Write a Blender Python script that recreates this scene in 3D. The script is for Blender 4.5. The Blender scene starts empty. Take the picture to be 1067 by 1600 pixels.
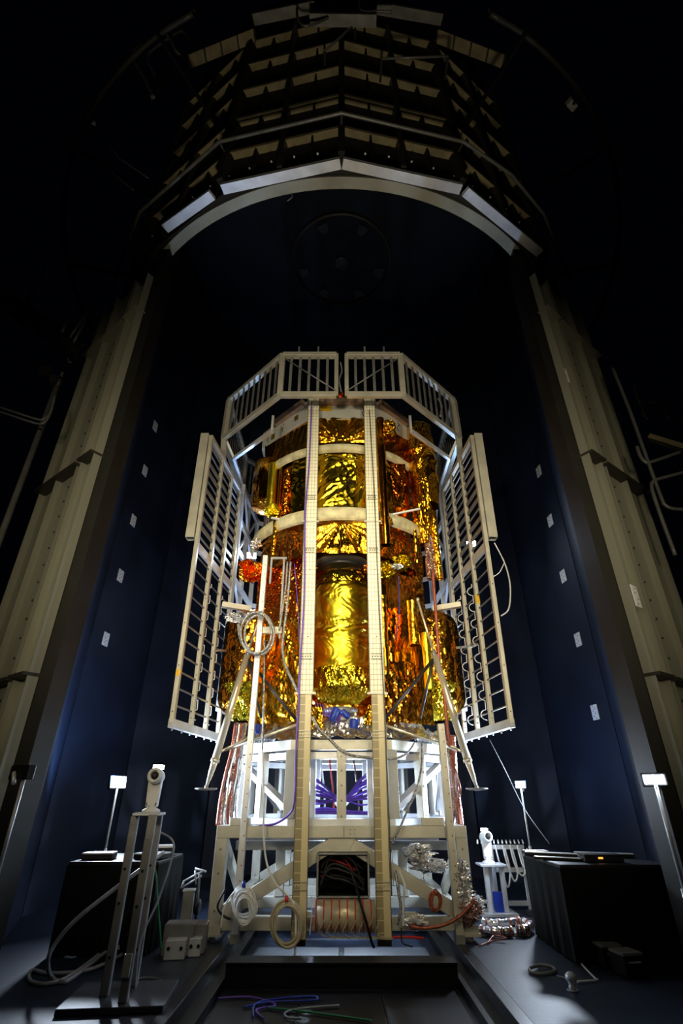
import bpy, math, random
import numpy as np
from mathutils import Vector
random.seed(7)
SC = bpy.context.scene
COL = SC.collection
PI = math.pi
# ---------------------------------------------------------------- camera geometry of the photograph (focal length in pixels, tilt)
FPX, TILT, EYE = 787.0, math.radians(29.6), 1.0
CT, ST = math.cos(TILT), math.sin(TILT)
def ray(px, py):
    u, v = (px-533.5)/FPX, (800-py)/FPX
    return u, CT-v*ST, ST+v*CT
def W(px, py, Y):
    a, b, c = ray(px, py); t = Y/b
    return Vector((a*t, Y, EYE+c*t))
def WZ(px, py, Z):
    a, b, c = ray(px, py); t = (Z-EYE)/c
    return Vector((a*t, b*t, Z))
CX, CY = 0.0, 6.55            # axis of the vacuum chamber
SY = 6.35                     # axis of the spacecraft and its stand
def pol(deg, r, z, cy=CY):    # angle from the door direction
    a = math.radians(deg)
    return Vector((r*math.sin(a), cy-r*math.cos(a), z))
# ---------------------------------------------------------------- mesh collector
def basis(d, up=(0, 0, 1)):
    d = Vector(d).normalized(); up = Vector(up)
    if abs(d.dot(up)) > .97: up = Vector((0, 1, 0))
    s = d.cross(up).normalized(); n = s.cross(d).normalized()
    return d, s, n
class MB:
    def __init__(s): s.v = []; s.f = []; s.sm = []
    def add(s, vs, fs, smooth=False):
        o = len(s.v); s.v += [tuple(p) for p in vs]
        s.f += [tuple(i+o for i in f) for f in fs]; s.sm += [smooth]*len(fs); return s
    def hexa(s, c):           # 8 corners, bottom ring then top ring
        return s.add(c, [(3,2,1,0),(4,5,6,7),(0,1,5,4),(1,2,6,5),(2,3,7,6),(3,0,4,7)])
    def box(s, c, d, rz=0.0):
        x, y, z = [k/2 for k in d]; ca, sa = math.cos(rz), math.sin(rz); out = []
        for zz in (-z, z):
            for a, b in ((-x,-y),(x,-y),(x,y),(-x,y)):
                out.append((c[0]+a*ca-b*sa, c[1]+a*sa+b*ca, c[2]+zz))
        return s.hexa(out)
    def span(s, lo, hi):
        return s.box([(a+b)/2 for a, b in zip(lo, hi)], [abs(b-a) for a, b in zip(lo, hi)])
    def beam(s, p, q, w, h, up=(0,0,1)):
        p, q = Vector(p), Vector(q); d, sd, n = basis(q-p, up); out = []
        for e in (p, q):
            for a, b in ((-1,-1),(1,-1),(1,1),(-1,1)):
                out.append(e+sd*(a*w/2)+n*(b*h/2))
        return s.hexa(out)
    def hollow(s, p, q, w, h, t, up=(0,0,1)):
        p, q = Vector(p), Vector(q); d, sd, n = basis(q-p, up)
        for k in (-1, 1):
            s.beam(p+sd*k*(w-t)/2, q+sd*k*(w-t)/2, t, h, up)
            s.beam(p+n*k*(h-t)/2, q+n*k*(h-t)/2, w-2*t, t, up)
        return s
    def tube(s, pts, r, seg=8, closed=False, smooth=True):
        pts = [Vector(p) for p in pts]; n = len(pts)
        rs = r if isinstance(r, (list, tuple)) else [r]*n
        vs = []; pn = None
        for i, p in enumerate(pts):
            if closed: d = pts[(i+1) % n]-pts[i-1]
            else: d = pts[min(i+1, n-1)]-pts[max(i-1, 0)]
            if d.length < 1e-9: d = Vector((0,0,1))
            d.normalize()
            if pn is None: _, sd, pn = basis(d)
            pn = (pn-d*pn.dot(d))
            if pn.length < 1e-6: _, sd, pn = basis(d)
            pn.normalize(); sd = d.cross(pn)
            for k in range(seg):
                a = 2*PI*k/seg
                vs.append(p+(pn*math.cos(a)+sd*math.sin(a))*rs[i])
        fs = []
        for i in range(n if closed else n-1):
            j = (i+1) % n
            for k in range(seg):
                k2 = (k+1) % seg
                fs.append((i*seg+k, i*seg+k2, j*seg+k2, j*seg+k))
        s.add(vs, fs, smooth)
        if not closed:
            o = len(s.v)-len(vs)
            s.f += [tuple(o+k for k in range(seg-1, -1, -1)), tuple(o+(n-1)*seg+k for k in range(seg))]; s.sm += [False, False]
        return s
    def lathe(s, prof, p, axis=(0,0,1), seg=24, smooth=True):
        d, sd, n = basis(axis); p = Vector(p); vs = []; fs = []
        for r, h in prof:
            for k in range(seg):
                a = 2*PI*k/seg
                vs.append(p+d*h+(sd*math.cos(a)+n*math.sin(a))*max(r, 1e-4))
        for i in range(len(prof)-1):
            for k in range(seg):
                k2 = (k+1) % seg
                fs.append((i*seg+k, i*seg+k2, (i+1)*seg+k2, (i+1)*seg+k))
        s.add(vs, fs, smooth); o = len(s.v)-len(vs); m = len(prof)-1
        if prof[0] == prof[-1]: return s
        s.f += [tuple(o+k for k in range(seg-1, -1, -1)), tuple(o+m*seg+k for k in range(seg))]; s.sm += [False, False]
        return s
    def cyl(s, p, q, r, seg=16):
        p, q = Vector(p), Vector(q)
        return s.lathe([(r, 0), (r, (q-p).length)], p, q-p, seg)
    def prism(s, poly, ext):
        ext = Vector(ext); n = len(poly); poly = [Vector(p) for p in poly]
        fs = [tuple(range(n-1, -1, -1)), tuple(range(n, 2*n))]
        for i in range(n):
            j = (i+1) % n; fs.append((i, j, j+n, i+n))
        return s.add(poly+[p+ext for p in poly], fs)
    def grid(s, P, closed_u=False, smooth=False):       # P: array (nu, nv, 3)
        nu, nv = P.shape[:2]; fs = []
        for i in range(nu if closed_u else nu-1):
            i2 = (i+1) % nu
            for j in range(nv-1):
                a, b, c, d = i*nv+j, i2*nv+j, i2*nv+j+1, i*nv+j+1
                fs += [(a,b,c),(a,c,d)] if (i+j) % 2 else [(a,b,d),(b,c,d)]
        return s.add(P.reshape(-1, 3).tolist(), fs, smooth)
    def build(s, name, mat, parent=None, origin=None, bevel=0.0):
        vs = [Vector(v) for v in s.v]
        if parent is not None: off = wloc(parent)
        else:
            if origin is None:
                xs, ys, zs = zip(*s.v); origin = ((min(xs)+max(xs))/2, (min(ys)+max(ys))/2, min(zs))
            off = Vector(origin)
        me = bpy.data.meshes.new(name); me.from_pydata([v-off for v in vs], [], s.f)
        me.polygons.foreach_set('use_smooth', s.sm); me.materials.append(mat); me.update()
        o = bpy.data.objects.new(name, me); COL.objects.link(o)
        if parent is not None: o.parent = parent
        else: o.location = off
        if bevel:
            b = o.modifiers.new('bevel', 'BEVEL'); b.width = bevel; b.segments = 1; b.limit_method = 'ANGLE'; b.angle_limit = math.radians(50)
        return o
def wloc(o):
    p = Vector((0,0,0))
    while o is not None: p += o.location; o = o.parent
    return p
def tag(o, label, cat, group=None, kind=None):
    o['label'] = label; o['category'] = cat
    if group: o['group'] = group
    if kind: o['kind'] = kind
    return o
def thing(name, loc, label, cat, group=None, kind=None):
    o = bpy.data.objects.new(name, None); o.empty_display_size = .1; COL.objects.link(o); o.location = loc
    return tag(o, label, cat, group, kind)
def spline(pts, n=8, closed=False):
    P = [Vector(p) for p in pts]; out = []; m = len(P)
    for i in range(m if closed else m-1):
        g = lambda k: P[k % m] if closed else P[max(0, min(m-1, k))]
        a, b, c, d = g(i-1), g(i), g(i+1), g(i+2)
        for k in range(n):
            t = k/n
            out.append(.5*((2*b)+(c-a)*t+(2*a-5*b+4*c-d)*t*t+(3*b-a-3*c+d)*t**3))
    if not closed: out.append(P[-1])
    return out
# ---------------------------------------------------------------- crumpled foil
def tri(x): return np.abs((x % 1.0)-.5)*2-.5
def crumple(U, V, f, seed, st=(1, 1), n=7):
    r = np.random.RandomState(seed); U = U*st[0]; V = V*st[1]
    wu = .25/f*(np.sin(U*f*2.1+r.rand()*6)+np.sin(V*f*2.7+r.rand()*6)); wv = .25/f*(np.sin(V*f*1.9+r.rand()*6)-np.sin(U*f*3.1+r.rand()*6))
    U2, V2 = U+wu, V+wv; h = 0*U; a = 1.0; ff = f
    for k in range(n):
        th = r.rand()*PI
        amp = .5+.5*np.sin(U*ff*1.3*math.cos(th*3)+V*ff*1.1*math.sin(th*5)+r.rand()*6)
        h = h+a*amp*tri(ff*(U2*math.cos(th)+V2*math.sin(th))+r.rand())
        a *= .72; ff *= 1.45
    return h
def pull(U, V, u0, v0, k, seed, reach=.35):
    r = np.random.RandomState(seed); du, dv = U-u0, V-v0; rr = np.sqrt(du*du+dv*dv)+1e-4; th = np.arctan2(dv, du); h = 0*U
    for q in (k, k*1.7, k*2.6): h = h+tri(th*q/(2*PI)+r.rand())*k/q
    return h*np.minimum(rr, reach)*np.exp(-rr/reach*.6)
def foil_sheet(P00, P10, P11, P01, step, amp, f, seed, st=(1, 1), pulls=(), sag=0.0, n=7, curve=0.0):
    P = [np.array(p, float) for p in (P00, P10, P11, P01)]
    lu = np.linalg.norm(P[1]-P[0]); lv = np.linalg.norm(P[3]-P[0]); nu, nv = max(3, int(lu/step)), max(3, int(lv/step))
    a, b = np.meshgrid(np.linspace(0, 1, nu), np.linspace(0, 1, nv), indexing='ij')
    Q = ((1-a)*(1-b))[..., None]*P[0]+(a*(1-b))[..., None]*P[1]+(a*b)[..., None]*P[2]+((1-a)*b)[..., None]*P[3]
    nrm = np.cross(P[1]-P[0], P[3]-P[0]); nrm /= np.linalg.norm(nrm)
    h = amp*crumple(a*lu, b*lv, f, seed, st, n)
    for (pu, pv, k, g) in pulls: h = h+g*pull(a*lu, b*lv, pu*lu, pv*lv, k, seed+5)
    h = h+curve*np.sin(a*PI)-sag*np.sin(a*PI)*np.sin(b*PI)
    return Q+h[..., None]*nrm
def foil_drum(c, R, z0, z1, a0, a1, step, amp, f, seed, st=(1, 1), prof=None, n=7, pulls=()):
    Rm = R; nu, nv = int(abs(math.radians(a1-a0))*Rm/step)+2, int((z1-z0)/step)+2
    A, Z = np.meshgrid(np.radians(np.linspace(a0, a1, nu)), np.linspace(z0, z1, nv), indexing='ij')
    rad = R*(prof((Z-z0)/(z1-z0)) if prof else 1.0)
    h = amp*crumple(A*Rm, Z, f, seed, st, n)
    for (pa, pz, k, g) in pulls: h = h+g*pull(A*Rm, Z, math.radians(pa)*Rm, pz, k, seed+3)
    rad = rad+h*np.minimum(1, rad/(.3*R))
    return np.stack([c[0]+rad*np.sin(A), c[1]-rad*np.cos(A), Z], -1)
def capsule(t, e=.16):          # rounded ends of a wrapped tank
    t = np.clip(t, 0, 1); k = np.minimum(t, 1-t)/e
    return np.sqrt(np.clip(1-(1-np.minimum(k, 1))**2, 0.02, 1))
# ---------------------------------------------------------------- materials
def newmat(name):
    m = bpy.data.materials.new(name); m.use_nodes = True; nt = m.node_tree
    return m, nt, nt.nodes['Principled BSDF']
def N(nt, t, **k):
    n = nt.nodes.new(t)
    for a, b in k.items():
        if a in n.inputs: n.inputs[a].default_value = b
        else: setattr(n, a, b)
    return n
def mat(name, col, rough=.5, metal=0.0, var=.25, scale=6.0, bump=0.0, bscale=40.0, stretch=(1, 1, 1), spec=.5):
    m, nt, b = newmat(name); L = nt.links.new
    b.inputs['Roughness'].default_value = rough; b.inputs['Metallic'].default_value = metal; b.inputs['Specular IOR Level'].default_value = spec
    tc = N(nt, 'ShaderNodeTexCoord'); mp = N(nt, 'ShaderNodeMapping'); mp.inputs['Scale'].default_value = stretch
    L(tc.outputs['Object'], mp.inputs['Vector'])
    nz = N(nt, 'ShaderNodeTexNoise', Scale=scale, Detail=5.0); L(mp.outputs[0], nz.inputs['Vector'])
    cr = N(nt, 'ShaderNodeValToRGB'); e = cr.color_ramp.elements
    e[0].position, e[1].position = .3, .7
    e[0].color = [c*(1-var) for c in col[:3]]+[1]; e[1].color = [min(1, c*(1+var*.6)) for c in col[:3]]+[1]
    L(nz.outputs['Fac'], cr.inputs['Fac']); L(cr.outputs['Color'], b.inputs['Base Color'])
    if bump:
        n2 = N(nt, 'ShaderNodeTexNoise', Scale=bscale, Detail=3.0); L(mp.outputs[0], n2.inputs['Vector'])
        bp = N(nt, 'ShaderNodeBump', Strength=bump, Distance=.01); L(n2.outputs['Fac'], bp.inputs['Height']); L(bp.outputs[0], b.inputs['Normal'])
    return m
def foil(name, c1, c2, rough=.2, scale=14.0, bump=.5, metal=1.0, stretch=(1, 1, 1), dist=.012):
    m, nt, b = newmat(name); L = nt.links.new
    b.inputs['Metallic'].default_value = metal; b.inputs['Roughness'].default_value = rough
    tc = N(nt, 'ShaderNodeTexCoord'); mp = N(nt, 'ShaderNodeMapping'); mp.inputs['Scale'].default_value = stretch
    L(tc.outputs['Object'], mp.inputs['Vector'])
    wn = N(nt, 'ShaderNodeTexNoise', Scale=scale*.35, Detail=1.0); L(mp.outputs[0], wn.inputs['Vector'])
    mx = N(nt, 'ShaderNodeMixRGB', blend_type='ADD'); mx.inputs['Fac'].default_value = .25
    L(mp.outputs[0], mx.inputs[1]); L(wn.outputs['Color'], mx.inputs[2])
    prev = None                                   # straight creases running in several directions
    for i, (rx, ry, rz, k) in enumerate(((.5, .2, .9, 1.0), (1.3, .6, -.4, 1.35), (-.6, 1.0, .35, 1.9), (.2, -1.2, 1.1, 2.6))):
        m2 = N(nt, 'ShaderNodeMapping'); m2.inputs['Rotation'].default_value = (rx, ry, rz); L(mx.outputs[0], m2.inputs['Vector'])
        wv = N(nt, 'ShaderNodeTexWave', wave_profile='TRI', Scale=scale*.11*k, Distortion=2.2, Detail=1.0); wv.inputs['Detail Scale'].default_value = 1.2
        L(m2.outputs[0], wv.inputs['Vector'])
        ad = N(nt, 'ShaderNodeMath', operation='MULTIPLY_ADD'); ad.inputs[1].default_value = 1/k; L(wv.outputs['Fac'], ad.inputs[0])
        if prev: L(prev.outputs[0], ad.inputs[2])
        prev = ad
    bp = N(nt, 'ShaderNodeBump', Strength=bump, Distance=dist); L(prev.outputs[0], bp.inputs['Height']); L(bp.outputs[0], b.inputs['Normal'])
    n3 = N(nt, 'ShaderNodeTexNoise', Scale=3.0, Detail=3.0); L(tc.outputs['Object'], n3.inputs['Vector'])
    cr = N(nt, 'ShaderNodeValToRGB'); e = cr.color_ramp.elements
    e[0].position, e[1].position = .35, .65; e[0].color = list(c1)+[1]; e[1].color = list(c2)+[1]
    L(n3.outputs['Fac'], cr.inputs['Fac']); L(cr.outputs['Color'], b.inputs['Base Color'])
    return m
def emit(name, col, s):
    m, nt, b = newmat(name); b.inputs['Base Color'].default_value = (.8, .8, .8, 1)
    b.inputs['Emission Color'].default_value = list(col)+[1]; b.inputs['Emission Strength'].default_value = s
    return m
def gridmat(name, col, line, sx, sz, w=.08, rough=.4):        # woven strip: fine lines across and along (object X and Z)
    m, nt, b = newmat(name); L = nt.links.new; b.inputs['Roughness'].default_value = rough
    tc = N(nt, 'ShaderNodeTexCoord'); sp = N(nt, 'ShaderNodeSeparateXYZ'); L(tc.outputs['Object'], sp.inputs[0])
    def ln(out, s, ww):
        a = N(nt, 'ShaderNodeMath', operation='MULTIPLY'); a.inputs[1].default_value = 1/s; L(out, a.inputs[0])
        f = N(nt, 'ShaderNodeMath', operation='FRACT'); L(a.outputs[0], f.inputs[0])
        c = N(nt, 'ShaderNodeMath', operation='LESS_THAN'); c.inputs[1].default_value = ww; L(f.outputs[0], c.inputs[0]); return c
    a, c = ln(sp.outputs['X'], sx, w), ln(sp.outputs['Z'], sz, w*.75)
    mxx = N(nt, 'ShaderNodeMath', operation='MAXIMUM'); L(a.outputs[0], mxx.inputs[0]); L(c.outputs[0], mxx.inputs[1])
    mx = N(nt, 'ShaderNodeMixRGB'); mx.inputs[1].default_value = list(col)+[1]; mx.inputs[2].default_value = list(line)+[1]
    L(mxx.outputs[0], mx.inputs['Fac']); L(mx.outputs[0], b.inputs['Base Color'])
    return m
M = dict(
    chamber=mat('black_chamber_paint', (.0065, .0115, .028), .6, 0, .35, 2.2, .15, 60, spec=.3),
    shell=mat('dark_shell_steel', (.022, .021, .019), .7, 0, .3, 2.0, .1, 30, spec=.2),
    shelf=mat('beige_painted_steel', (.26, .22, .13), .6, 0, .35, 5.0, .1, 30, spec=.3),
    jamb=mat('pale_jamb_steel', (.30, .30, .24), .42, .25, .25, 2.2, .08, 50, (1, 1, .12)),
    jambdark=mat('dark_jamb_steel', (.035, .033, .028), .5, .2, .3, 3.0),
    floor=mat('grey_blue_floor', (.011, .018, .036), .5, 0, .35, 2.5, .12, 25, spec=.3),
    pit=mat('black_pit_steel', (.012, .012, .014), .6, .1, .4, 3.0),
    plate=mat('pit_plate', (.05, .056, .07), .5, .2, .4, 3.5),
    rail=mat('black_rail_steel', (.006, .006, .008), .4, 0, .3, 5.0, spec=.25),
    alu=mat('cream_lit_aluminium', (.50, .485, .415), .42, .25, .18, 5.0, .06, 60, (1, 1, 1)),
    alub=mat('brushed_aluminium', (.62, .64, .68), .38, .35, .2, 5.0, .05, 60),
    alud=mat('dull_aluminium', (.25, .25, .25), .45, .4, .3, 6.0, .08, 40),
    braid=mat('braided_foil_sleeve', (.38, .38, .38), .3, .5, .9, 70, .8, 90),
    reveal=mat('black_reveal_paint', (.012, .0115, .010), .6, 0, .3, 3.0, spec=.25),
    rung=mat('dark_rung_metal', (.14, .14, .15), .4, .4, .3, 6.0),
    mirror=mat('dark_blue_glass', (.05, .07, .11), .2, .3, .3, 6.0),
    white=mat('white_paint', (.72, .73, .74), .45, 0, .08, 5.0),
    band=mat('cream_blanket', (.60, .55, .34), .7, 0, .35, 9.0, .5, 22),
    deck=mat('grey_radiator_white', (.50, .50, .47), .5, 0, .12, 4.0),
    copper=mat('copper_edge', (.52, .36, .27), .38, .6, .25, 6.0),
    yellow=mat('yellow_label', (.75, .45, .02), .4, .2, .2, 14.0),
    black=mat('black_plastic', (.006, .006, .008), .5, 0, .3, 8.0, spec=.3),
    drape=mat('black_drape', (.003, .003, .004), .8, 0, .4, 6.0, .3, 14, (1, 1, .2), spec=.15),
    rod=mat('polished_rod', (.74, .68, .54), .25, .6, .1, 6.0),
    darkrod=mat('dark_strut', (.05, .05, .055), .35, .5, .3, 8.0),
    cablew=mat('white_cable', (.68, .70, .72), .4, 0, .1, 20),
    cableb=mat('beige_cable', (.45, .40, .28), .45, 0, .2, 20),
    cableg=mat('grey_cable', (.32, .34, .38), .4, 0, .15, 20),
    red=mat('red_cable', (.55, .03, .03), .4, 0, .3, 20),
    rust=mat('rust_red_sleeve', (.34, .09, .05), .35, .3, .5, 40, .5, 60),
    blue=mat('blue_cover', (.008, .035, .36), .45, 0, .25, 20, .3, 40),
    purple=mat('purple_cable', (.16, .07, .52), .4, 0, .25, 30),
    green=mat('green_cable', (.03, .25, .12), .4, 0, .2, 20),
    brass=mat('gold_square', (.28, .19, .02), .35, .6, .5, 30),
    tubepaint=mat('grey_painted_pipe', (.20, .20, .20), .4, .3, .2, 8.0),
    tan=mat('tan_wrap', (.52, .46, .30), .32, .3, .15, 16, .1, 60),
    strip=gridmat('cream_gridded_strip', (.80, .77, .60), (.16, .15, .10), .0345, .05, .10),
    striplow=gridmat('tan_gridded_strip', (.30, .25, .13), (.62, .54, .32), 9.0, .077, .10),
    stripedge=mat('dark_strip_edge', (.10, .09, .06), .4, .2, .3, 8),
    gold=foil('yellow_gold_foil', (1.0, .74, .03), (1.0, .84, .05), .30, 16, .15),
    goldmid=foil('deep_gold_foil', (.85, .58, .03), (.95, .68, .04), .17, 14, .15),
    golddk=foil('olive_gold_foil', (.60, .47, .03), (.85, .66, .04), .18, 18, .25),
    orange=foil('orange_foil', (.90, .42, .02), (1.0, .56, .04), .18, 11, .15),
    amber=foil('amber_foil', (.50, .20, .02), (.80, .36, .03), .16, 12, .2),
    redfoil=foil('red_orange_foil', (.80, .17, .02), (.95, .36, .03), .2, 26, .3),
    silver=foil('silver_foil', (.80, .80, .80), (.9, .9, .92), .26, 22, .25),
    pinkfoil=foil('pink_copper_foil', (.62, .38, .33), (.8, .60, .57), .2, 60, .7),
    led=emit('led_panel', (.80, .90, 1.0), 60.0),
    ledsoft=emit('led_panel_small', (.80, .90, 1.0), 40.0),
)
# ================================================================ SETTING
def struct(o, label, cat): return tag(o, label, cat, kind='structure')
# floor with a shallow pit between two rails
b = MB()
b.span((-7, -4, -.3), (-.98, 12, 0)); b.span((.98, -4, -.3), (7, 12, 0))
b.span((-.98, 6.2, -.3), (.98, 12, 0)); b.span((-.98, -4, -.3), (.98, 6.2, -.13))
struct(b.build('floor', M['floor']), 'dark blue grey chamber floor around the shallow pit', 'floor')
# chamber lining: tall flat black panels around the axis
edges = [44,  83, 111, 139, 167, 193, 221, 249, 277, 316]
lining = MB()
for a, c in zip(edges[:-1], edges[1:]):
    ra, rc = (3.30 if a == 44 else 3.12), (3.30 if c == 316 else 3.12)
    p, q = pol(a+.25, ra, 0), pol(c-.25, rc, 0); pb, qb = pol(a, 3.34, 0), pol(c, 3.34, 0); up = Vector((0, 0, 10.7))
    lining.hexa([p, q, qb, pb, p+up, q+up, qb+up, pb+up])
struct(lining.build('wall_back', M['chamber'], origin=(0, CY, 0)), 'tall black panelled wall curving around inside the chamber', 'wall')
b = MB(); b.lathe([(3.4, 0), (3.4, .12)], (0, CY, 10.6), seg=48, smooth=False)
struct(b.build('ceiling', M['chamber']), 'black round ceiling high above the test article', 'ceiling')
# outer shell: sixteen flat facets, open at the door
def shell_seg(mb, a, c, z0, z1, r0=3.42, r1=3.55):
    p = [pol(a, r0, z0), pol(c, r0, z0), pol(c, r1, z0), pol(a, r1, z0)]
    mb.hexa(p+[k+Vector((0, 0, z1-z0)) for k in p])
JP, JT, JN = (-2.25, 3.97), (-.79, .613), (-.613, -.79)      # line of the door jamb: start, direction away from the opening, outward normal
def jl(s, t, out=0.0, z=0.0): return Vector((-s*(JP[0]+JT[0]*t+JN[0]*out), JP[1]+JT[1]*t+JN[1]*out, z))
for side, s in (('left', -1), ('right', 1)):
    b = MB()
    p = [jl(s, .14, -.15), jl(s, 1.28, -.15), jl(s, 1.28, -.03), jl(s, .06, -.03)]
    if s > 0: p = [p[1], p[0], p[3], p[2]]
    b.hexa(p+[k+Vector((0, 0, 7.1)) for k in p])
    for a in (67.5, 90, 112.5): shell_seg(b, s*a, s*(a+22.5), 0, 13)
    shell_seg(b, s*45, s*67.5, 7.1, 13)
    p, q = jl(s, 1.27, -.05), pol(s*67.5, 3.5, 0); b.beam(Vector((p.x, p.y, 3.55)), Vector((q.x, q.y, 3.55)), .1, 7.1)
    struct(b.build('wall_'+side, M['shell']), 'dark outer steel wall '+('left' if s < 0 else 'right')+' of the tall door opening', 'wall')
b = MB()
for a in (-45, -22.5, 0, 22.5): shell_seg(b, a, a+22.5, 7.16, 13)
struct(b.build('wall_front', M['shell']), 'dark outer steel wall above the door opening', 'wall')
# ribbed stiffening of the wall above the door
lint = thing('trim_1', (0, 3.0, 7.16), 'ribbed steel stiffening rings on the outer wall above the door', 'wall ribs', kind='structure')
R1, R2 = 3.55, 3.65
for k in range(5):
    z = 7.86+.83*k; b = MB()
    for a in np.arange(-67.5, 67.4, 22.5):
        p = [pol(a, R1, z), pol(a+22.5, R1, z), pol(a+22.5, R2, z), pol(a, R2, z)]
        b.hexa(p+[q+Vector((0, 0, .02)) for q in p])
        p = [pol(a, R2-.012, z), pol(a+22.5, R2-.012, z), pol(a+22.5, R2, z), pol(a, R2, z)]
        b.hexa([q-Vector((0, 0, .03)) for q in p]+p)
    b.build('ring_shelf', M['shelf'], lint)
for a in np.arange(-67.5, 67.6, 5.625):
    j = round(a/5.625) % 4; z0 = 7.2 if abs(a) < 46 else 6.7
    # point on the flat facet
    k = math.floor((a+67.5)/22.5-1e-6); a0 = -67.5+22.5*k
    t = (a-a0)/22.5; w = {0: .075, 1: .02, 2: .06, 3: .02}[j]; dp = {0: .14, 1: .075, 2: .13, 3: .075}[j]
    p = pol(a0, R1, 0).lerp(pol(a0+22.5, R1, 0), t); rad = (Vector((p.x, p.y-CY, 0))).normalized()
    b = MB(); b.beam(p+rad*dp/2+Vector((0, 0, z0)), p+rad*dp/2+Vector((0, 0, 11.6)), w, dp, up=rad)
    b.build('rib', M['shell'] if j in (0, 1, 3) else M['jambdark'], lint)
b = MB()
for a in np.arange(-43, 43.1, 4.3):
    p = pol(a, 3.60, 7.36); b.lathe([(.014, 0), (.012, .02)], p, (0, -.3, -1), 8)
b.build('bolt', M['alud'], lint)['kind'] = 'stuff'
# round flange along the top of the door
b = MB(); n = 40
for i in range(n):
    a, c = -47+94*i/n, -47+94*(i+1)/n
    p = [pol(a, 3.33, 7.13), pol(c, 3.33, 7.13), pol(c, 3.46, 7.13), pol(a, 3.46, 7.13)]
    b.hexa(p+[q+Vector((0, 0, .05)) for q in p])
struct(b.build('trim_2', M['jamb']), 'curved pale flange along the top edge of the door opening', 'door flange')
# ---------------------------------------------------------------- door jambs
def jamb(s, idx):
    nm = 'left' if s < 0 else 'right'
    j = thing('trim_%d' % idx, jl(s, .5), 'tall pale steel jamb of three channel posts '+nm+' of the opening', 'door jamb', kind='structure')
    b = MB(); b.span((s*2.20, 3.955, 0), (s*2.32, 4.22, 7.13)); b.build('reveal_strip', M['reveal'], j)
    nv = (jl(s, 0, 1)-jl(s, 0, 0)); tv = (jl(s, 1)-jl(s, 0))
    def post(t0, t1, out, z1, lip):
        w = t1-t0; c = jl(s, (t0+t1)/2, out); up = Vector((0, 0, z1)); b = MB()
        b.beam(c, c+up, w, .012, up=nv)                                   # web, seen face on
        for k in (-1, 1): b.beam(c+tv*k*w/2+nv*.03, c+tv*k*w/2+nv*.03+up, .012, .08, up=nv)
        if lip:                                                            # raised lip beside the row of screws
            b.beam(c-tv*w*.12+nv*.014, c-tv*w*.12+nv*.014+up, .014, .02, up=nv)
        o = b.build('channel_post', M['jamb'], j)
        sc = MB(); z = .15
        while z < z1-.1:
            sc.lathe([(.011, 0), (.009, .008)], c-tv*(w*.32 if lip else 0)+nv*.008+Vector((0, 0, z)), nv, 8); z += .17
        sc.build('screw', M['jambdark'], o)
    post(.03, .27, .06, 6.55, True); post(.37, .79, .05, 6.72, False); post(.83, 1.20, .03, 6.75, False)
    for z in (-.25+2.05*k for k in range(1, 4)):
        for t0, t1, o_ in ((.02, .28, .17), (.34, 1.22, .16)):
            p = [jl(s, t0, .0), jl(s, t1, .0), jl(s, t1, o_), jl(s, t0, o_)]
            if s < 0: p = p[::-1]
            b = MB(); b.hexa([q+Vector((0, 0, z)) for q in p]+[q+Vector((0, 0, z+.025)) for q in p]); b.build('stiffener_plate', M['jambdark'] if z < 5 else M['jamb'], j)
    for t0, t1 in ((.28, .36), (.795, .825)):
        b = MB(); c = jl(s, (t0+t1)/2, .0); b.beam(c, c+Vector((0, 0, 6.6)), t1-t0, .02, up=nv); b.build('gap_liner', M['shell'], j)
    return j
jamb(-1, 3); jamb(1, 4)
def holed_plate(p, ex, ez, w, h, th, nrm, label, cat, name, m, holes=4, group=None):
    p, ex, ez, nrm = Vector(p), Vector(ex).normalized(), Vector(ez).normalized(), Vector(nrm).normalized()
    b = MB(); c = [p-ex*w/2-ez*h/2, p+ex*w/2-ez*h/2, p+ex*w/2+ez*h/2, p-ex*w/2+ez*h/2]
    if ex.cross(ez).dot(nrm) < 0: c = c[::-1]
    b.hexa(c+[q+nrm*th for q in c]); o = b.build(name, m, bevel=.003); tag(o, label, cat, group)
    hb = MB()
    for i in range(holes):
        q = p+ez*h*((i+.5)/holes-.5)+ex*(w*.15 if i % 2 else -w*.15)+nrm*(th+.0005)
        hb.lathe([(.007, -.002), (.007, .0015)], q, nrm, 8)
    hb.build('hole', M['black'], o); return o
for (px, py, lab) in ((882, 585, 'white holed plate high on the dark strip beside the right jamb'), (992, 932, 'white holed plate lower on the dark strip beside the right jamb')):
    p = W(px, py, 3.95)
    holed_plate(p, (.79, .61, 0), (0, 0, 1), .10, .19, .012, (.61, -.79, 0), lab, 'plate', 'mounting_plate', M['white'])
p = W(812, 375, 4.25); holed_plate(p, (1, .3, 0), (0, 0, 1), .09, .15, .01, (0, -1, 0), 'small pale plate hanging under the right end of the door flange', 'plate', 'hanging_plate', M['deck'], 0)
# ---------------------------------------------------------------- bars under the ribs
bars = [(-22.5, 0, 'aluminium bar over the door, left of the two long centre ones', .98), (0, 22.5, 'aluminium bar over the door, right of the two long centre ones', .98),
        (-38, -23.5, 'short bluish aluminium bar at the left end of the door arch', .85), (23, 45, 'aluminium bar sloping down at the right end of the door arch', .98)]
for a, c, lab, f in bars:
    p, q = pol(a, 3.62, 7.1), pol(c, 3.62, 7.1); d = q-p; m_ = (p+q)/2; p, q = m_-d*f/2, m_+d*f/2
    b = MB(); b.hollow(p, q, .11, .05, .008); tag(b.build('door_bar', M['alub']), lab, 'metal bar', 'aluminium bars along the door arch')
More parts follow.
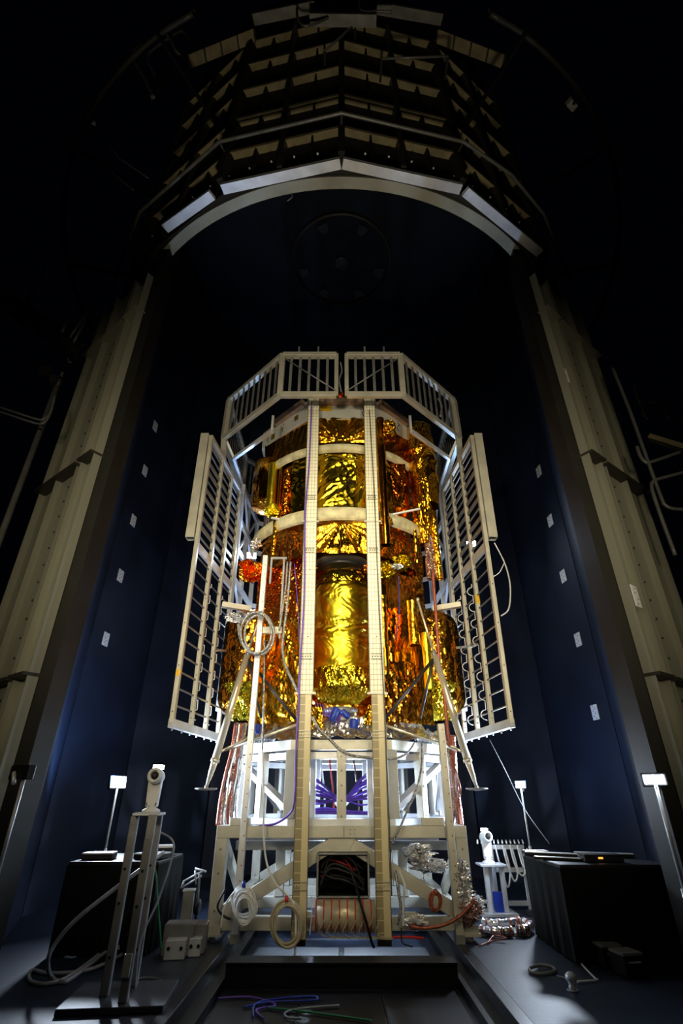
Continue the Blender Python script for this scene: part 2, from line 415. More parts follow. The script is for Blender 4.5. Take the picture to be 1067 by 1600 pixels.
# handrail pipe that follows the ribs
b = MB(); pts = [pol(-67, 3.85, 7.8), pol(-45, 3.80, 7.8), pol(-22.5, 3.80, 7.8), pol(0, 3.80, 7.8), pol(22.5, 3.80, 7.8), pol(34, 3.8, 7.8), pol(45, 3.8, 7.75), pol(60, 3.8, 7.4)]
b.tube(pts, .022, 8); hp = tag(b.build('handrail_pipe', M['tubepaint']), 'thin pale pipe bent across the ribs above the door', 'pipe')
b = MB()
for a in (-45, -22.5, 0, 22.5, 45): b.beam(pol(a, 3.55, 7.8), pol(a, 3.8, 7.8), .02, .02)
b.build('standoff', M['jambdark'], hp)
# bent guard hoops upper left
g = thing('bent_guard_rail', W(255, 145, 3.25), 'pair of bent grey pipe hoops at the upper left of the wall', 'guard rail')
b = MB(); b.tube(spline([W(240, 152, 3.3), W(224, 120, 3.3), W(208, 92, 3.3), W(211, 78, 3.3), W(248, 54, 3.3), W(262, 56, 3.3), W(274, 78, 3.35), W(283, 88, 3.4)], 6), .022); b.build('hoop', M['tubepaint'], g)
b = MB(); b.tube(spline([W(249, 130, 3.5), W(238, 110, 3.5), W(231, 94, 3.5), W(236, 80, 3.5), W(275, 52, 3.5), W(288, 51, 3.5), W(298, 68, 3.5), W(310, 79, 3.5)], 6), .022); b.build('hoop', M['tubepaint'], g)
b = MB(); b.beam(W(238, 152, 3.3), W(250, 130, 3.5), .05, .05); b.beam(W(283, 88, 3.4), W(312, 79, 3.5), .05, .05); b.beam(W(238,152,3.3), W(283,88,3.4), .04, .04); b.build('mount', M['jambdark'], g)
# overhead walkway beams along the top edge of the view
for (x0, y0, x1, y1, Y0, Y1, lab) in ((396, 30, 492, 10, 3.0, 2.85, 'pale overhead beam at the top of the wall, left of the middle one'), (484, 30, 588, 32, 2.75, 2.75, 'pale overhead beam at the top of the wall, middle of three'),
        (588, 12, 690, 30, 2.85, 3.0, 'pale overhead beam at the top of the wall, right of the middle one')):
    b = MB(); b.beam(W(x0, y0, Y0), W(x1, y1, Y1), .14, .07); tag(b.build('overhead_beam', M['alud']), lab, 'beam', 'pale overhead beams')
for s, lab in ((-1, 'lit ledge panel at the upper left, behind the hoops'), (1, 'lit ledge panel at the upper right of the ribbed wall')):
    p, q = (W(296, 96, 3.35), W(398, 55, 3.1)) if s < 0 else (W(682, 56, 3.1), W(786, 96, 3.35))
    t = thing('ledge_panel', (p+q)/2, lab, 'ledge'); b = MB(); b.beam(p, q, .16, .03); b.build('panel', M['shelf'], t)
    b = MB()
    for k in range(5): c = p.lerp(q, k/4); b.box(c+Vector((0, 0, -.03)), (.02, .16, .05))
    b.build('rib', M['jambdark'], t)
for pts, lab in (([(464, 14), (465, 28), (474, 40), (490, 38), (512, 28)], 'bent pipe hooked below the left overhead beam'), ([(560, 0), (563, 14), (572, 19), (590, 18), (612, 19)], 'bent pipe at the top between the middle and right overhead beams')):
    b = MB(); b.tube(spline([W(x, y, 2.7) for x, y in pts], 6), .018); tag(b.build('bent_pipe', M['tubepaint']), lab, 'pipe')
for (x0, y0, x1, y1, lab) in ((507, 80, 555, 38, 'slanting strut across the ribs below the middle overhead beam'), (596, 92, 700, 88, 'thin level rod across the upper ribs right of centre')):
    b = MB(); p, q = W(x0, y0, 2.82), W(x1, y1, 2.82); b.tube([p, q], .016); o = tag(b.build('cross_rod', M['tubepaint']), lab, 'rod')
    for e in (p, q): b = MB(); b.beam(e, e+Vector((0, .25, 0)), .03, .03); b.build('mount', M['shell'], o)
# ring of dark conduit around the vessel with small boxes on it
for s in (-1, 1):
    pts = [pol(s*a, 4.55+.004*a, 9.0) for a in np.arange(22, 96, 6)]
    cr = thing('conduit_ring', pol(s*55, 4.7, 9.0), 'dark conduit curving around the vessel high at the '+('left' if s < 0 else 'right'), 'conduit')
    for dz, r in ((0, .035), (.12, .022)):
        b = MB(); b.tube(spline([p+Vector((0, 0, dz+.02*math.sin(i*2.1))) for i, p in enumerate(pts)], 3), r); b.build('conduit_pipe', M['jambdark'], cr)
    for p in pts[1::4]:
        e = Vector((p.x, p.y-CY, 0)).normalized(); b = MB(); b.beam(p-e*1.15+Vector((0, 0, -.05)), p+e*.05+Vector((0, 0, -.05)), .04, .04); b.build('bracket_arm', M['drape'], cr)
for (px, py, lab, sz) in ((893, 163, 'pale junction box on the conduit at the upper right', .13), (974, 232, 'smaller pale box lower down the conduit at the right', .08), (146, 192, 'small pale clip on the conduit at the upper left', .06)):
    a, bb, c = ray(px, py); t = 8.0/c; p = Vector((a*t, bb*t, 9.0))
    b = MB(); b.box(p, (sz, sz*.7, sz*.8), .6); o = tag(b.build('junction_box', M['deck'], bevel=.006), lab, 'box'); b = MB(); b.lathe([(.02, 0), (.02, .015)], p+Vector((0, -.04, -sz*.4-.012)), (0, 0, -1), 10); b.build('gland', M['black'], o)
# loose cables on the outer wall, upper left
for pts, lab in (([(170, 225), (185, 246), (205, 260), (231, 278)], 'thin grey cable sagging across the dark wall at the upper left'), ([(160, 255), (188, 280), (208, 297)], 'short grey cable below the sagging one at the upper left')):
    b = MB(); b.tube(spline([W(x, y, 3.9) for x, y in pts], 6), .008); tag(b.build('loose_cable', M['cableg']), lab, 'cable')
# ---------------------------------------------------------------- left of the door: beam and pipes
gb = thing('gantry_beam', W(60, 510, 4.0), 'dark slanting steel beam at the left edge above the pipes', 'beam')
b = MB(); p, q = W(-60, 425, 4.0), W(124, 548, 4.4); b.beam(p, q, .02, .22); b.build('web', M['shell'], gb)
b = MB(); b.beam(p+Vector((0, 0, -.11)), q+Vector((0, 0, -.11)), .15, .015); b.build('lower_flange', M['jambdark'], gb); b = MB(); b.beam(p+Vector((0, 0, .11)), q+Vector((0, 0, .11)), .15, .015); b.build('upper_flange', M['jambdark'], gb)
for (x0, y0, x1, y1, r, lab) in ((37, 485, 70, 420, .022, 'longer thin pipe rising from the left gantry beam'), (97, 520, 108, 492, .022, 'short thin pipe rising from the left gantry beam'),
        (109, 528, 142, 480, .014, 'left of two bright thin rods at the end of the gantry beam'), (115, 535, 134, 500, .014, 'right of two bright thin rods at the end of the gantry beam')):
    b = MB(); b.tube([W(x0, y0, 4.25), W(x1, y1, 4.25)], r); tag(b.build('pipe_stub', M['tubepaint']), lab, 'pipe')
b = MB()
for dy in (0, 7): b.tube(spline([W(-20, 630+dy, 4.1), W(20, 643+dy, 4.1), W(58, 655+dy, 4.1), W(70, 654+dy*.8, 4.1), W(79, 643+dy*.3, 4.12), W(86, 618, 4.15)], 6), .012)
tag(b.build('conduit_loop', M['tubepaint']), 'twin thin conduits bending up at the left edge below the gantry beam', 'conduit')
cp = W(0, 850, 4.3)
b = MB(); b.tube([(cp.x-.02, 4.3, 0), (cp.x-.02, 4.3, 5.2)], .03, 10); tag(b.build('standing_pipe', M['tubepaint']), 'upright grey pipe outside the left jamb', 'pipe')
eb = thing('electrical_box', W(70, 580, 4.2), 'dark switch boxes on the wall below the left gantry beam', 'switch box')
b = MB(); b.box(W(70, 581, 4.25), (.12, .06, .13)); b.box(W(84, 594, 4.25), (.07, .05, .11)); b.build('housing', M['jambdark'], eb)
b = MB(); b.box(W(97, 585, 4.24), (.018, .02, .06)); b.box(W(91, 600, 4.24), (.018, .02, .05)); b.tube([W(105,558,4.24), W(107,566,4.24), W(112,566,4.24)], .008); b.build('fitting', M['alud'], eb)
# right of the door: access ladder and platform rails
la = thing('access_ladder', W(1030, 780, 4.2), 'bent tube access ladder and rails right of the right jamb', 'ladder')
for pts in ([(957, 575), (985, 645), (1010, 715), (1033, 778), (1040, 790), (1052, 795), (1075, 796)], [(1080, 735), (1030, 748), (1021, 752), (1018, 762), (1030, 800), (1055, 868)], [(1080, 700), (1020, 721), (1008, 722), (1000, 712), (995, 698)]):
    b = MB(); b.tube(spline([W(x, y, 4.3) for x, y in pts], 5), .018); b.build('rail', M['tubepaint'], la)
for pts in ([(993, 598), (992, 612), (1000, 632)], [(1019, 600), (1034, 632), (1044, 655)], [(1033, 630), (1013, 629)], [(1006, 630), (1004, 644), (1012, 656)]):
    b = MB(); b.tube(spline([W(x, y, 4.5) for x, y in pts], 4), .014); b.build('hoop', M['jambdark'], la)
b = MB(); b.beam(W(1016, 684, 4.4), W(1080, 704, 4.2), .12, .05); b.build('step', M['shelf'], la)
# ================================================================ FIXTURES INSIDE THE CHAMBER
ordn = ['lowest', 'second from the bottom', 'third from the bottom', 'fourth from the bottom', 'topmost']
for s, nm, zz in ((-1, 'left', (2.79, 3.67, 4.54, 5.42, 6.3)), (1, 'right', (1.90, 2.78, 3.66, 4.53, 5.4))):
    for i, z in enumerate(zz):
        # a perforated plate clipped on the flat lining panel
        aim = 271.5 if s < 0 else 88.0
        q0, q1 = (pol(249, 3.12, z), pol(277, 3.12, z)) if s < 0 else (pol(83, 3.12, z), pol(111, 3.12, z))
        f = .79 if s < 0 else .2
        p = q0.lerp(q1, f); ex = (q1-q0).normalized(); nr = Vector((-ex.y, ex.x, 0))
        if nr.dot(Vector((0, CY, z))-p) < 0: nr = -nr
        holed_plate(p, ex, (0, 0, 1), .13, .17, .012, nr, 'small perforated white plate on the %s chamber wall, %s of its column' % (nm, ordn[i]), 'wall plate', 'wall_plate', M['white'], 6, 'perforated plates in a column on the %s wall' % nm)
# simulator port in the ceiling
C0 = WZ(533, 412, 10.5)
pt = thing('ceiling_port', C0, 'round lamp port with a ring of mirrors in the chamber ceiling', 'ceiling port')
b = MB(); b.lathe([(.98, 0), (1.02, 0), (1.02, .07), (.98, .07), (.98, 0)], C0, seg=48); b.build('rim', M['jambdark'], pt)
b = MB(); b.lathe([(.12, 0), (.14, .02), (.14, .07)], C0-Vector((0, 0, .02)), seg=24); b.build('hub', M['mirror'], pt)
for i, a in enumerate((15, 62, 118, 165, 245, 300)):
    e = Vector((math.cos(math.radians(a)), math.sin(math.radians(a)), 0)); t = Vector((-e.y, e.x, 0)); b = MB(); c = C0+e*.8
    b.prism([c-t*.06-e*.1, c+t*.06-e*.1, c+t*.11+e*.08, c-t*.11+e*.08], (0, 0, .03)); b.build('mirror', M['mirror'], pt)
def wall_cam(px, py, Y, lab, r=.09, kind=0):
    p = W(px, py, Y); t = thing('wall_fixture', p, lab, 'fixture')
    b = MB(); b.lathe([(r, 0), (r, .1), (r*.75, .1), (r*.75, 0), (r, 0)], p, (0, -.7, -.7), 20); b.build('ring', M['alub'], t)
    b = MB(); b.tube([p+Vector((0, .1, .1)), p+Vector((.02, .3, .35))], .03); b.build('arm', M['jambdark'], t)
    if kind: b = MB(); b.tube(spline([p+Vector((-.1, 0, -.1)), p+Vector((-.15, 0, .06)), p+Vector((0, 0, .14)), p+Vector((.16, 0, .12))], 5), .02); b.build('cable', M['white'], t)
    return t
wall_cam(305, 397, 8.0, 'bluish ring camera under the ceiling at the upper left of the chamber', .11)
wall_cam(716, 397, 7.0, 'fixture with a curved white cable under the ceiling, right of the port', .07, 1)
wall_cam(678, 424, 7.4, 'tiny twin ring fixture under the ceiling, nearest to the port on its right', .05)
wall_cam(776, 416, 7.2, 'dim ring fixture under the ceiling beside the right end of the arch', .08)
wall_cam(804, 474, 7.6, 'dim hooked fixture high on the right wall of the chamber', .08)
wall_cam(595, 522, 8.6, 'tiny ring fixture above the right half of the octagonal top cage', .06)
wall_cam(296, 560, 8.2, 'dim ring fixture on the wall left of the octagonal top cage', .10)
t = thing('wall_bracket_lamp', W(770, 727, 8.9), 'small dark bracket fixture on the wall right of the right heater panel', 'fixture')
b = MB(); b.tube([W(745, 722, 9.0), W(772, 728, 8.9)], .03); b.build('arm', M['jambdark'], t); b = MB(); b.beam(W(770, 723, 8.9), W(790, 729, 8.85), .06, .04); b.build('head', M['alud'], t)
# ================================================================ LAMPS
def lamp(px, py, Y, size, lab, face, on=True, cat='work lamp', power=0, tilt=(0, 0, 0)):
    p = W(px, py, Y); t = thing('work_lamp', (p.x, p.y, 0), lab, cat, 'LED work lamps on poles')
    zb = p.z
    b = MB(); b.tube([(p.x, p.y, 0.02), (p.x, p.y, zb*.5)], .017); b.tube([(p.x, p.y, zb*.5), (p.x, p.y, zb-.03)], .011); b.build('pole', M['alub'], t)
    b = MB(); b.lathe([(.16, 0), (.16, .012), (.03, .03), (.02, .08)], (p.x, p.y, 0), seg=20); b.build('base', M['black'], t)
    f = Vector(face).normalized(); d, sd, n = basis(f); w, h = size
    c = p; b = MB(); b.beam(c-f*.04, c, w+.03, h+.025); hd = b.build('lamp_head', M['black'], t, bevel=.004)
    b = MB(); b.beam(c+f*.0, c+f*.008, w, h); b.build('diffuser', M['led'] if on else M['black'], hd)
    b = MB(); b.tube([c-f*.05-sd*.03, c-f*.05-Vector((0, 0, .06))], .012); b.build('bracket', M['alub'], hd)
    if power:
        L = bpy.data.lights.new('lamp_beam', 'AREA'); L.shape = 'RECTANGLE'; L.size, L.size_y = w, h; L.energy = power; L.color = (.72, .84, 1.0)
        o = bpy.data.objects.new('lamp_beam', L); COL.objects.link(o); o.location = c+f*.02
        o.rotation_euler = f.to_track_quat('-Z', 'Y').to_euler()
    return t
lamp(185, 1222, 5.9, (.16, .10), 'bright LED work lamp on a thin pole at the left of the chamber', (.75, -.55, .12), True, power=45)
lamp(813, 1226, 6.3, (.10, .06), 'small bright LED work lamp on a pole right of the base frame', (-.6, -.75, .1), True, power=30)
lamp(1022, 1218, 3.55, (.115, .05), 'bright LED work lamp on a thin pole at the right edge', (-.5, -.75, .05), True, power=3)
lamp(40, 1207, 3.3, (.16, .05), 'unlit lamp panel seen from behind on a pole at the left edge', (.5, .85, .0), False, power=0)
# ================================================================ CARTS
def cart(name, x0, x1, y0, y1, z, lab):
    t = thing(name, ((x0+x1)/2, (y0+y1)/2, 0), lab, 'equipment cart')
    b = MB(); b.span((x0, y0, z-.03), (x1, y1, z)); b.build('cart_top', M['black'], t, bevel=.006)
    # draped sides with soft folds
    n = 60; P = np.zeros((n, 6, 3)); per = []
    cs = [(x0, y0), (x1, y0), (x1, y1), (x0, y1)]
    for i in range(n):
        s = i/n*4; k = int(s); f = s-k; a, c = cs[k], cs[(k+1) % 4]; per.append((a[0]+(c[0]-a[0])*f, a[1]+(c[1]-a[1])*f))
    mx, my = (x0+x1)/2, (y0+y1)/2
    for i, (x, y) in enumerate(per):
        for j in range(6):
            zz = (z-.03)*(1-j/5)+.01; k = .02*math.sin(i*1.9)*j/5+.01
            P[i, j] = (x+(x-mx)*k*1.5, y+(y-my)*k*1.5, zz)
    b = MB(); b.grid(P, True); b.build('drape', M['drape'], t)
    return t
cart('equipment_cart', -2.12, -1.42, 4.75, 5.45, .57, 'black draped equipment cart behind the left camera stand')
cart('equipment_cart', 1.62, 2.45, 4.55, 5.4, .57, 'large black draped equipment cart on the right of the base frame')
def flat_case(x, y, z, w, d, h, rz, lab, m='alub', name='flat_case', cat='flat instrument'):
    t = thing(name, (x, y, z), lab, cat)
    b = MB(); b.box((x, y, z+h*.4), (w, d, h*.8), rz); b.build('case', M['black'], t, bevel=.004)
    b = MB(); b.box((x, y, z+h*.9), (w*.99, d*.99, h*.2), rz); b.build('lid', M[m], t)
    return t
flat_case(-1.97, 4.95, .572, .24, .14, .045, .1, 'flat grey instrument on the front left corner of the left cart')
flat_case(-1.55, 4.98, .572, .22, .2, .04, -.3, 'flat instrument on the right end of the left cart')
flat_case(-1.56, 5.22, .572, .2, .15, .075, .2, 'thicker pale box at the back of the left cart')
flat_case(1.80, 5.1, .572, .5, .06, .03, -.5, 'long thin bluish bar lying at the front of the right cart')
flat_case(1.72, 4.85, .572, .36, .05, .02, -.5, 'short thin bar near the left corner of the right cart')
flat_case(2.2, 5.1, .572, .46, .06, .03, -.4, 'long thin bar lying at the back of the right cart')
flat_case(2.02, 4.75, .572, .3, .14, .05, 0, 'dark box with a small amber light on the right cart', 'black')
flat_case(1.70, 5.32, .572, .2, .12, .03, 0, 'small dark tray at the foot of the lamp pole on the right cart', 'black')
b = MB(); b.box((1.99, 4.676, .60), (.035, .004, .012)); tag(b.build('indicator', emit('amber_light', (1, .4, .02), 1.5)), 'tiny amber light on the front of the dark box', 'indicator light')
# ================================================================ CAMERA STANDS
def camera_unit(p, sc, lab, face=(0, -1, .05)):
    p = Vector(p); t = thing('inspection_camera', p, lab, 'camera')
    b = MB(); b.lathe([(.055*sc, 0), (.055*sc, .012*sc), (.022*sc, .03*sc), (.02*sc, .05*sc)], p, seg=20); b.build('base', M['white'], t)
    b = MB()
    for k in (-1, 1): b.beam(p+Vector((k*.028*sc, 0, .03*sc)), p+Vector((k*.036*sc, 0, .2*sc)), .014*sc, .04*sc, up=(0, 1, 0))
    b.beam(p+Vector((-.035*sc, 0, .045*sc)), p+Vector((.035*sc, 0, .045*sc)), .04*sc, .02*sc); b.build('yoke', M['white'], t, bevel=.003)
    b = MB(); b.beam(p+Vector((0, .005, .04*sc)), p+Vector((0, .005, .19*sc)), .062*sc, .05*sc, up=(0, 1, 0)); b.build('body', M['white'], t, bevel=.008)
    f = Vector(face).normalized(); c = p+Vector((0, 0, .2*sc))
    b = MB(); b.lathe([(.02*sc, -.07*sc), (.042*sc, -.06*sc), (.046*sc, 0), (.046*sc, .06*sc), (.036*sc, .075*sc), (.03*sc, .075*sc), (.028*sc, .05*sc)], c, f, 24); h = b.build('barrel', M['white'], t)
    b = MB(); b.lathe([(.024*sc, .052*sc), (.02*sc, .066*sc), (.008*sc, .072*sc)], c, f, 20); b.build('lens', M['black'], h)
    b = MB(); b.beam(c+Vector((0, -.02*sc, .055*sc)), c+Vector((0, .05*sc, .055*sc)), .05*sc, .022*sc); b.build('lamp_strip', M['ledsoft'], h)
    return t
feet = [WZ(163, 1556, .03), WZ(192, 1566, .03), WZ(208, 1540, .03)]
cs = thing('camera_stand', (sum(f.x for f in feet)/3, sum(f.y for f in feet)/3, 0), 'tall three post aluminium camera stand at the front left', 'camera stand')
ctr = Vector((sum(f.x for f in feet)/3, sum(f.y for f in feet)/3, 0))
b = MB(); b.box(ctr+Vector((0, .02, .015)), (.56, .46, .03),   .1); b.build('base_plate', M['plate'], cs, bevel=.004)
for f, top in zip(feet, (.90, .78, .90)):
    b = MB(); b.box((f.x, f.y, .03+top/2-.015), (.048, .048, top-.03), .15); pp = b.build('post', M['alud'], cs, bevel=.004)
    b = MB()
    for z in (.2, .45, .62): b.lathe([(.008, 0), (.008, .004)], (f.x, f.y-.026, z), (0, -1, 0), 8)
    b.build('bolt_hole', M['black'], pp)
b = MB(); b.box((feet[1].x, feet[1].y+.01, .83), (.046, .046, .16), .15); b.build('sleeve', M['alud'], cs)
b = MB(); b.box(ctr+Vector((0, 0, .91)), (.17, .24, .016), .15); b.build('top_plate', M['alub'], cs, bevel=.003)
b = MB(); b.box((feet[1].x, feet[1].y-.03, .19), (.04, .03, .1), .15); b.build('clamp', M['alu'], cs)
cam_top = W(234, 1279, 3.9)
camera_unit((cam_top.x, 3.9, .918), 1.06, 'white pan tilt camera on top of the front left stand', (.1, -1, .05))
b = MB(); q = feet[2]
b.tube(spline([(q.x-.03, q.y-.03, .72), (q.x-.035, q.y-.04, .55), (q.x-.03, q.y-.04, .35), (q.x-.04, q.y-.03, .25)], 6), .011); tag(b.build('red_cable', M['red']), 'red cable running down the back post of the front left camera stand', 'cable')
b = MB(); b.tube(spline([(q.x+.03, q.y, .8), (q.x+.13, q.y, .72), (q.x+.08, q.y, .45), (q.x+.02, q.y-.05, .25), (q.x+.03, q.y-.05, .02)], 8), .006); tag(b.build('thin_cable', M['cableg']), 'thin blue grey cable hanging beside the front left camera stand', 'cable')
b = MB(); b.tube(spline([W(236, 1345, 4.3), W(243, 1362, 4.3), W(246, 1400, 4.3), W(252, 1484, 4.35)], 8), .006); tag(b.build('green_cable', M['green']), 'thin green cable hanging behind the front left camera stand', 'cable')
b = MB(); g = lambda x, y, z: WZ(x, y, z)
def flo(pts, Yd=None): return [WZ(x, y, z) if z < .5 else W(x, y, Yd) for x, y, z in pts]
pts = [W(255, 1332, 4.5), W(215, 1362, 4.15), W(170, 1396, 4.1), W(120, 1436, 4.05), W(88, 1472, 4.05), W(75, 1500, 4.05), WZ(80, 1526, .012), WZ(100, 1534, .012), WZ(130, 1515, .012), WZ(168, 1486, .03), WZ(186, 1480, .06)]
b.tube(spline(pts, 10), .013); tag(b.build('hose', M['cableg']), 'thick grey hose arching from the left cart down to the floor', 'hose')
b = MB(); b.tube(spline([WZ(190, 1492, .02), WZ(140, 1515, .012), WZ(80, 1521, .012), WZ(52, 1516, .012), WZ(45, 1524, .012), WZ(50, 1534, .012), WZ(75, 1537, .012), WZ(110, 1524, .012), WZ(165, 1480, .02), WZ(120, 1487, .012)], 8), .011)
tag(b.build('floor_hose', M['cableg']), 'grey hose lying in a flat loop on the floor left of the camera stand', 'hose')
b = MB(); b.tube(spline([WZ(208, 1532, .02), WZ(230, 1528, .02), WZ(250, 1532, .02), WZ(240, 1538, .02), WZ(212, 1537, .02)], 6, True), .008); tag(b.build('loop_fitting', M['alud']), 'flat metal loop handle on the floor beside the left camera stand', 'handle')
# right camera stand with its white frame
rs = thing('camera_stand', W(778, 1430, 5.7), 'small pale camera stand right of the base frame', 'camera stand')
p0 = WZ(776, 1428, 0); p1 = WZ(793, 1428, 0)
zt = W(774, 1352, p0.y).z
b = MB(); b.box((p0.x, p0.y, .01), (.36, .3, .02)); b.build('base_plate', M['alub'], rs)
for dx, dy in ((-.07, -.05), (.09, -.05), (.0, .1)):
    b = MB(); b.box((p0.x+dx, p0.y+dy, .02+zt/2-.01), (.045, .045, zt-.02)); b.build('post', M['alub'], rs, bevel=.004)
b = MB(); b.box((p0.x, p0.y, zt+.008), (.26, .24, .016)); b.build('top_plate', M['alub'], rs)
camera_unit((p0.x-.02, p0.y, zt+.016), 1.15, 'white camera on the small stand right of the base frame', (.1, -1, .1))
wf = thing('equipment_rack', W(805, 1380, 6.0), 'open white rack hung with cables behind the right camera stand', 'rack')
q0, q1 = p0.x+.08, p0.x+.42; yy = p0.y+.25; zz = zt+.16
for x in (q0, q1):
    b = MB(); b.box((x, yy, zz/2), (.04, .04, zz)); b.build('post', M['alub'], wf)
for z in (zz-.02, zz*.6, .05):
    b = MB(); b.box(((q0+q1)/2, yy, z), (q1-q0-.04, .035, .04)); b.build('crossbar', M['alub'], wf)
b = MB()
for i in range(12):
    x = q0-.15+i*.045; b.tube([(x, yy-.06, zz+.02), (x+.03, yy+.06, zz+.04)], .008)
b.build('hook_comb', M['white'], wf)
for i in range(4):
    x = q0+.04+.08*i; b = MB(); b.tube(spline([(x, yy-.05, zz), (x+.02, yy-.07, zz*.7), (x+.07, yy-.08, zz*.35+.05*i), (x+.12, yy-.07, zz*.6), (x+.1, yy-.05, zz*.95)], 8), .009)
    tag(b.build('hanging_cable', M['cablew']), ['white cable hung on the rack, nearest to the camera stand', 'second white cable loop on the rack from the camera stand', 'third white cable loop on the rack from the camera stand', 'white cable hung on the rack, nearest to the black cart'][i], 'cable', 'cables hung on the white rack')
b = MB(); b.box((p0.x+.03, p0.y-.02, .1), (.09, .06, .16)); tag(b.build('blue_box', M['blue']), 'small blue box between the posts of the right camera stand', 'box')
# ================================================================ LOOSE THINGS ON THE FLOOR
def bracket(x, y, w, d, h, rz, lab):
    t = thing('metal_bracket', (x, y, 0), lab, 'bracket')
    b = MB(); b.box((x, y, h/2), (w, d, h), rz); b.build('block', M['alud'], t, bevel=.008)
    ca, sa = math.cos(rz), math.sin(rz)
    b = MB(); b.box((x+sa*d*.75, y-ca*d*.75, h*.3), (w*.66, d*.6, h*.6), rz); b.build('step', M['alub'], t, bevel=.006)
    b = MB()
    for k in (-.2, .2): b.lathe([(.012, 0), (.012, .006)], (x+sa*d*1.06+ca*k*w, y-ca*d*1.06+sa*k*w, h*.35), (sa, -ca, 0), 10)
    b.build('bolt', M['black'], t); return t
bp = WZ(268, 1500, 0); bracket(bp.x, bp.y+.15, .22, .16, .19, .1, 'stepped metal bracket block on the floor left of the pit rail')
bp = WZ(296, 1497, 0); bracket(bp.x+.01, bp.y+.16, .13, .14, .18, .1, 'smaller metal block between the stepped bracket and the pit rail')
up = thing('upright_post', WZ(283, 1468, 0), 'short square metal post with a hanging coil left of the base frame', 'post')
u0 = WZ(284, 1470, 0); b = MB(); b.box((u0.x, u0.y+.05, .16), (.09, .09, .32), .15); b.build('post', M['alud'], up, bevel=.005)
b = MB(); b.box((u0.x, u0.y+.05, .325), (.1, .1, .012), .15); b.build('cap', M['alub'], up)
b = MB(); b.lathe([(.02, 0), (.055, .01), (.055, .03), (.02, .04)], (u0.x+.075, u0.y, .22), (1, -.2, 0), 16); b.build('coil', M['black'], up)
th = thing('toggle_frame', W(300, 1375, 5.9), 'thin metal wire frame behind the short post at the left', 'frame')
b = MB()
for a, c in (((283, 1388), (315, 1368)), ((286, 1378), (318, 1360)), ((283, 1388), (288, 1376)), ((305, 1360), (306, 1382)), ((305, 1357), (322, 1362))): b.tube([W(*a, 5.9), W(*c, 5.9)], .01)
b.build('frame', M['alud'], th); b = MB(); b.tube([W(312, 1364, 5.9), (W(312, 1364, 5.9).x, 5.95, 0)], .014); b.build('stem', M['jambdark'], th)
# right floor
b = MB(); b.tube(spline([WZ(828, 1513, .015), WZ(845, 1508, .02), WZ(862, 1511, .015), WZ(867, 1517, .012), WZ(850, 1521, .012), WZ(832, 1520, .012)], 6, True), .010); tag(b.build('loop_fitting', M['alud']), 'flat metal loop handle on the floor right of the pit rail', 'handle')
kp = WZ(895, 1548, 0); kb = thing('tie_down_fitting', kp, 'small shiny knob on the floor at the right front', 'knob')
b = MB(); b.lathe([(.018, 0), (.022, .02), (.012, .03), (.03, .05), (.032, .07), (.015, .085)], kp, seg=16); b.build('knob', M['alub'], kb); b = MB(); b.lathe([(.035, 0), (.035, .006)], kp, seg=16); b.build('washer', M['alud'], kb)
b = MB(); b.tube(spline([WZ(838, 1455, .01), WZ(880, 1470, .01), WZ(898, 1478, .01), WZ(904, 1500, .01), WZ(928, 1527, .01), WZ(933, 1531, .01), WZ(902, 1534, .01)], 8), .006); tag(b.build('floor_cable', M['cablew']), 'pale cable lying on the floor in front of the right cart', 'cable')
b = MB(); b.tube(spline([WZ(870, 1525, .01), WZ(885, 1530, .01), WZ(892, 1545, .01)], 5), .005); tag(b.build('floor_cable', M['cableg']), 'short dark cable leading to the shiny floor knob', 'cable')
for (px, py, lab) in ((952, 1510, 'dark equipment case on the floor at the right, nearer to the cart'), (985, 1525, 'dark equipment case on the floor at the right, outermost')):
    p = WZ(px, py, 0); t = thing('equipment_case', p, lab, 'case')
    b = MB(); b.box((p.x, p.y, .06), (.15, .15, .11), .2); b.build('body', M['black'], t, bevel=.006); b = MB(); b.box((p.x, p.y, .122), (.145, .145, .014), .2); b.build('lid', M['alud'], t)
    b = MB(); b.tube(spline([(p.x-.03, p.y-.07, .08), (p.x-.02, p.y-.10, .085), (p.x+.04, p.y-.09, .085), (p.x+.05, p.y-.06, .08)], 4), .006); b.build('handle', M['alud'], t)
def foil_hose(pts, r, lab, n=10):
    P = spline(pts, n); t = thing('foil_hose', P[0], lab, 'hose', 'foil wrapped hoses beside the base frame'); rs = [r*(1.0+.12*math.sin(i*1.7)) for i in range(len(P))]
    b = MB(); b.tube(P, rs, 10, smooth=False); b.build('sleeve', M['silver'], t)
    for i in range(3, len(P)-1, 5):
        d = (P[i+1]-P[i-1]).normalized(); b = MB(); b.lathe([(r*1.16, -.005), (r*1.2, 0), (r*1.16, .005)], P[i], d, 10); b.build('tape_band', M['rust'], t)
    return t
foil_hose([WZ(752, 1442, .05), WZ(785, 1443, .05), WZ(812, 1440, .05), WZ(828, 1445, .05), WZ(820, 1452, .05), WZ(806, 1452, .05)], .032, 'foil wrapped hose on the floor right of the base frame, upper run with the bend')
foil_hose([WZ(750, 1452, .04), WZ(775, 1456, .04), WZ(800, 1455, .04)], .032, 'foil wrapped hose on the floor right of the base frame, lower straight run')
pp = WZ(790, 1464, 0); b = MB(); b.box((pp.x, pp.y+.12, .012), (.42, .22, .024)); tag(b.build('floor_plate', M['alud'], bevel=.003), 'low metal plate on the floor under the foil wrapped hoses', 'plate')
b = MB(); b.tube(spline([WZ(748, 1478, .01), WZ(770, 1470, .01), WZ(790, 1466, .03), WZ(772, 1462, .03), WZ(762, 1474, .01)], 6), .005); tag(b.build('thin_red_wire', M['rust']), 'thin red wire loop on the floor beside the right foot of the base frame', 'wire')
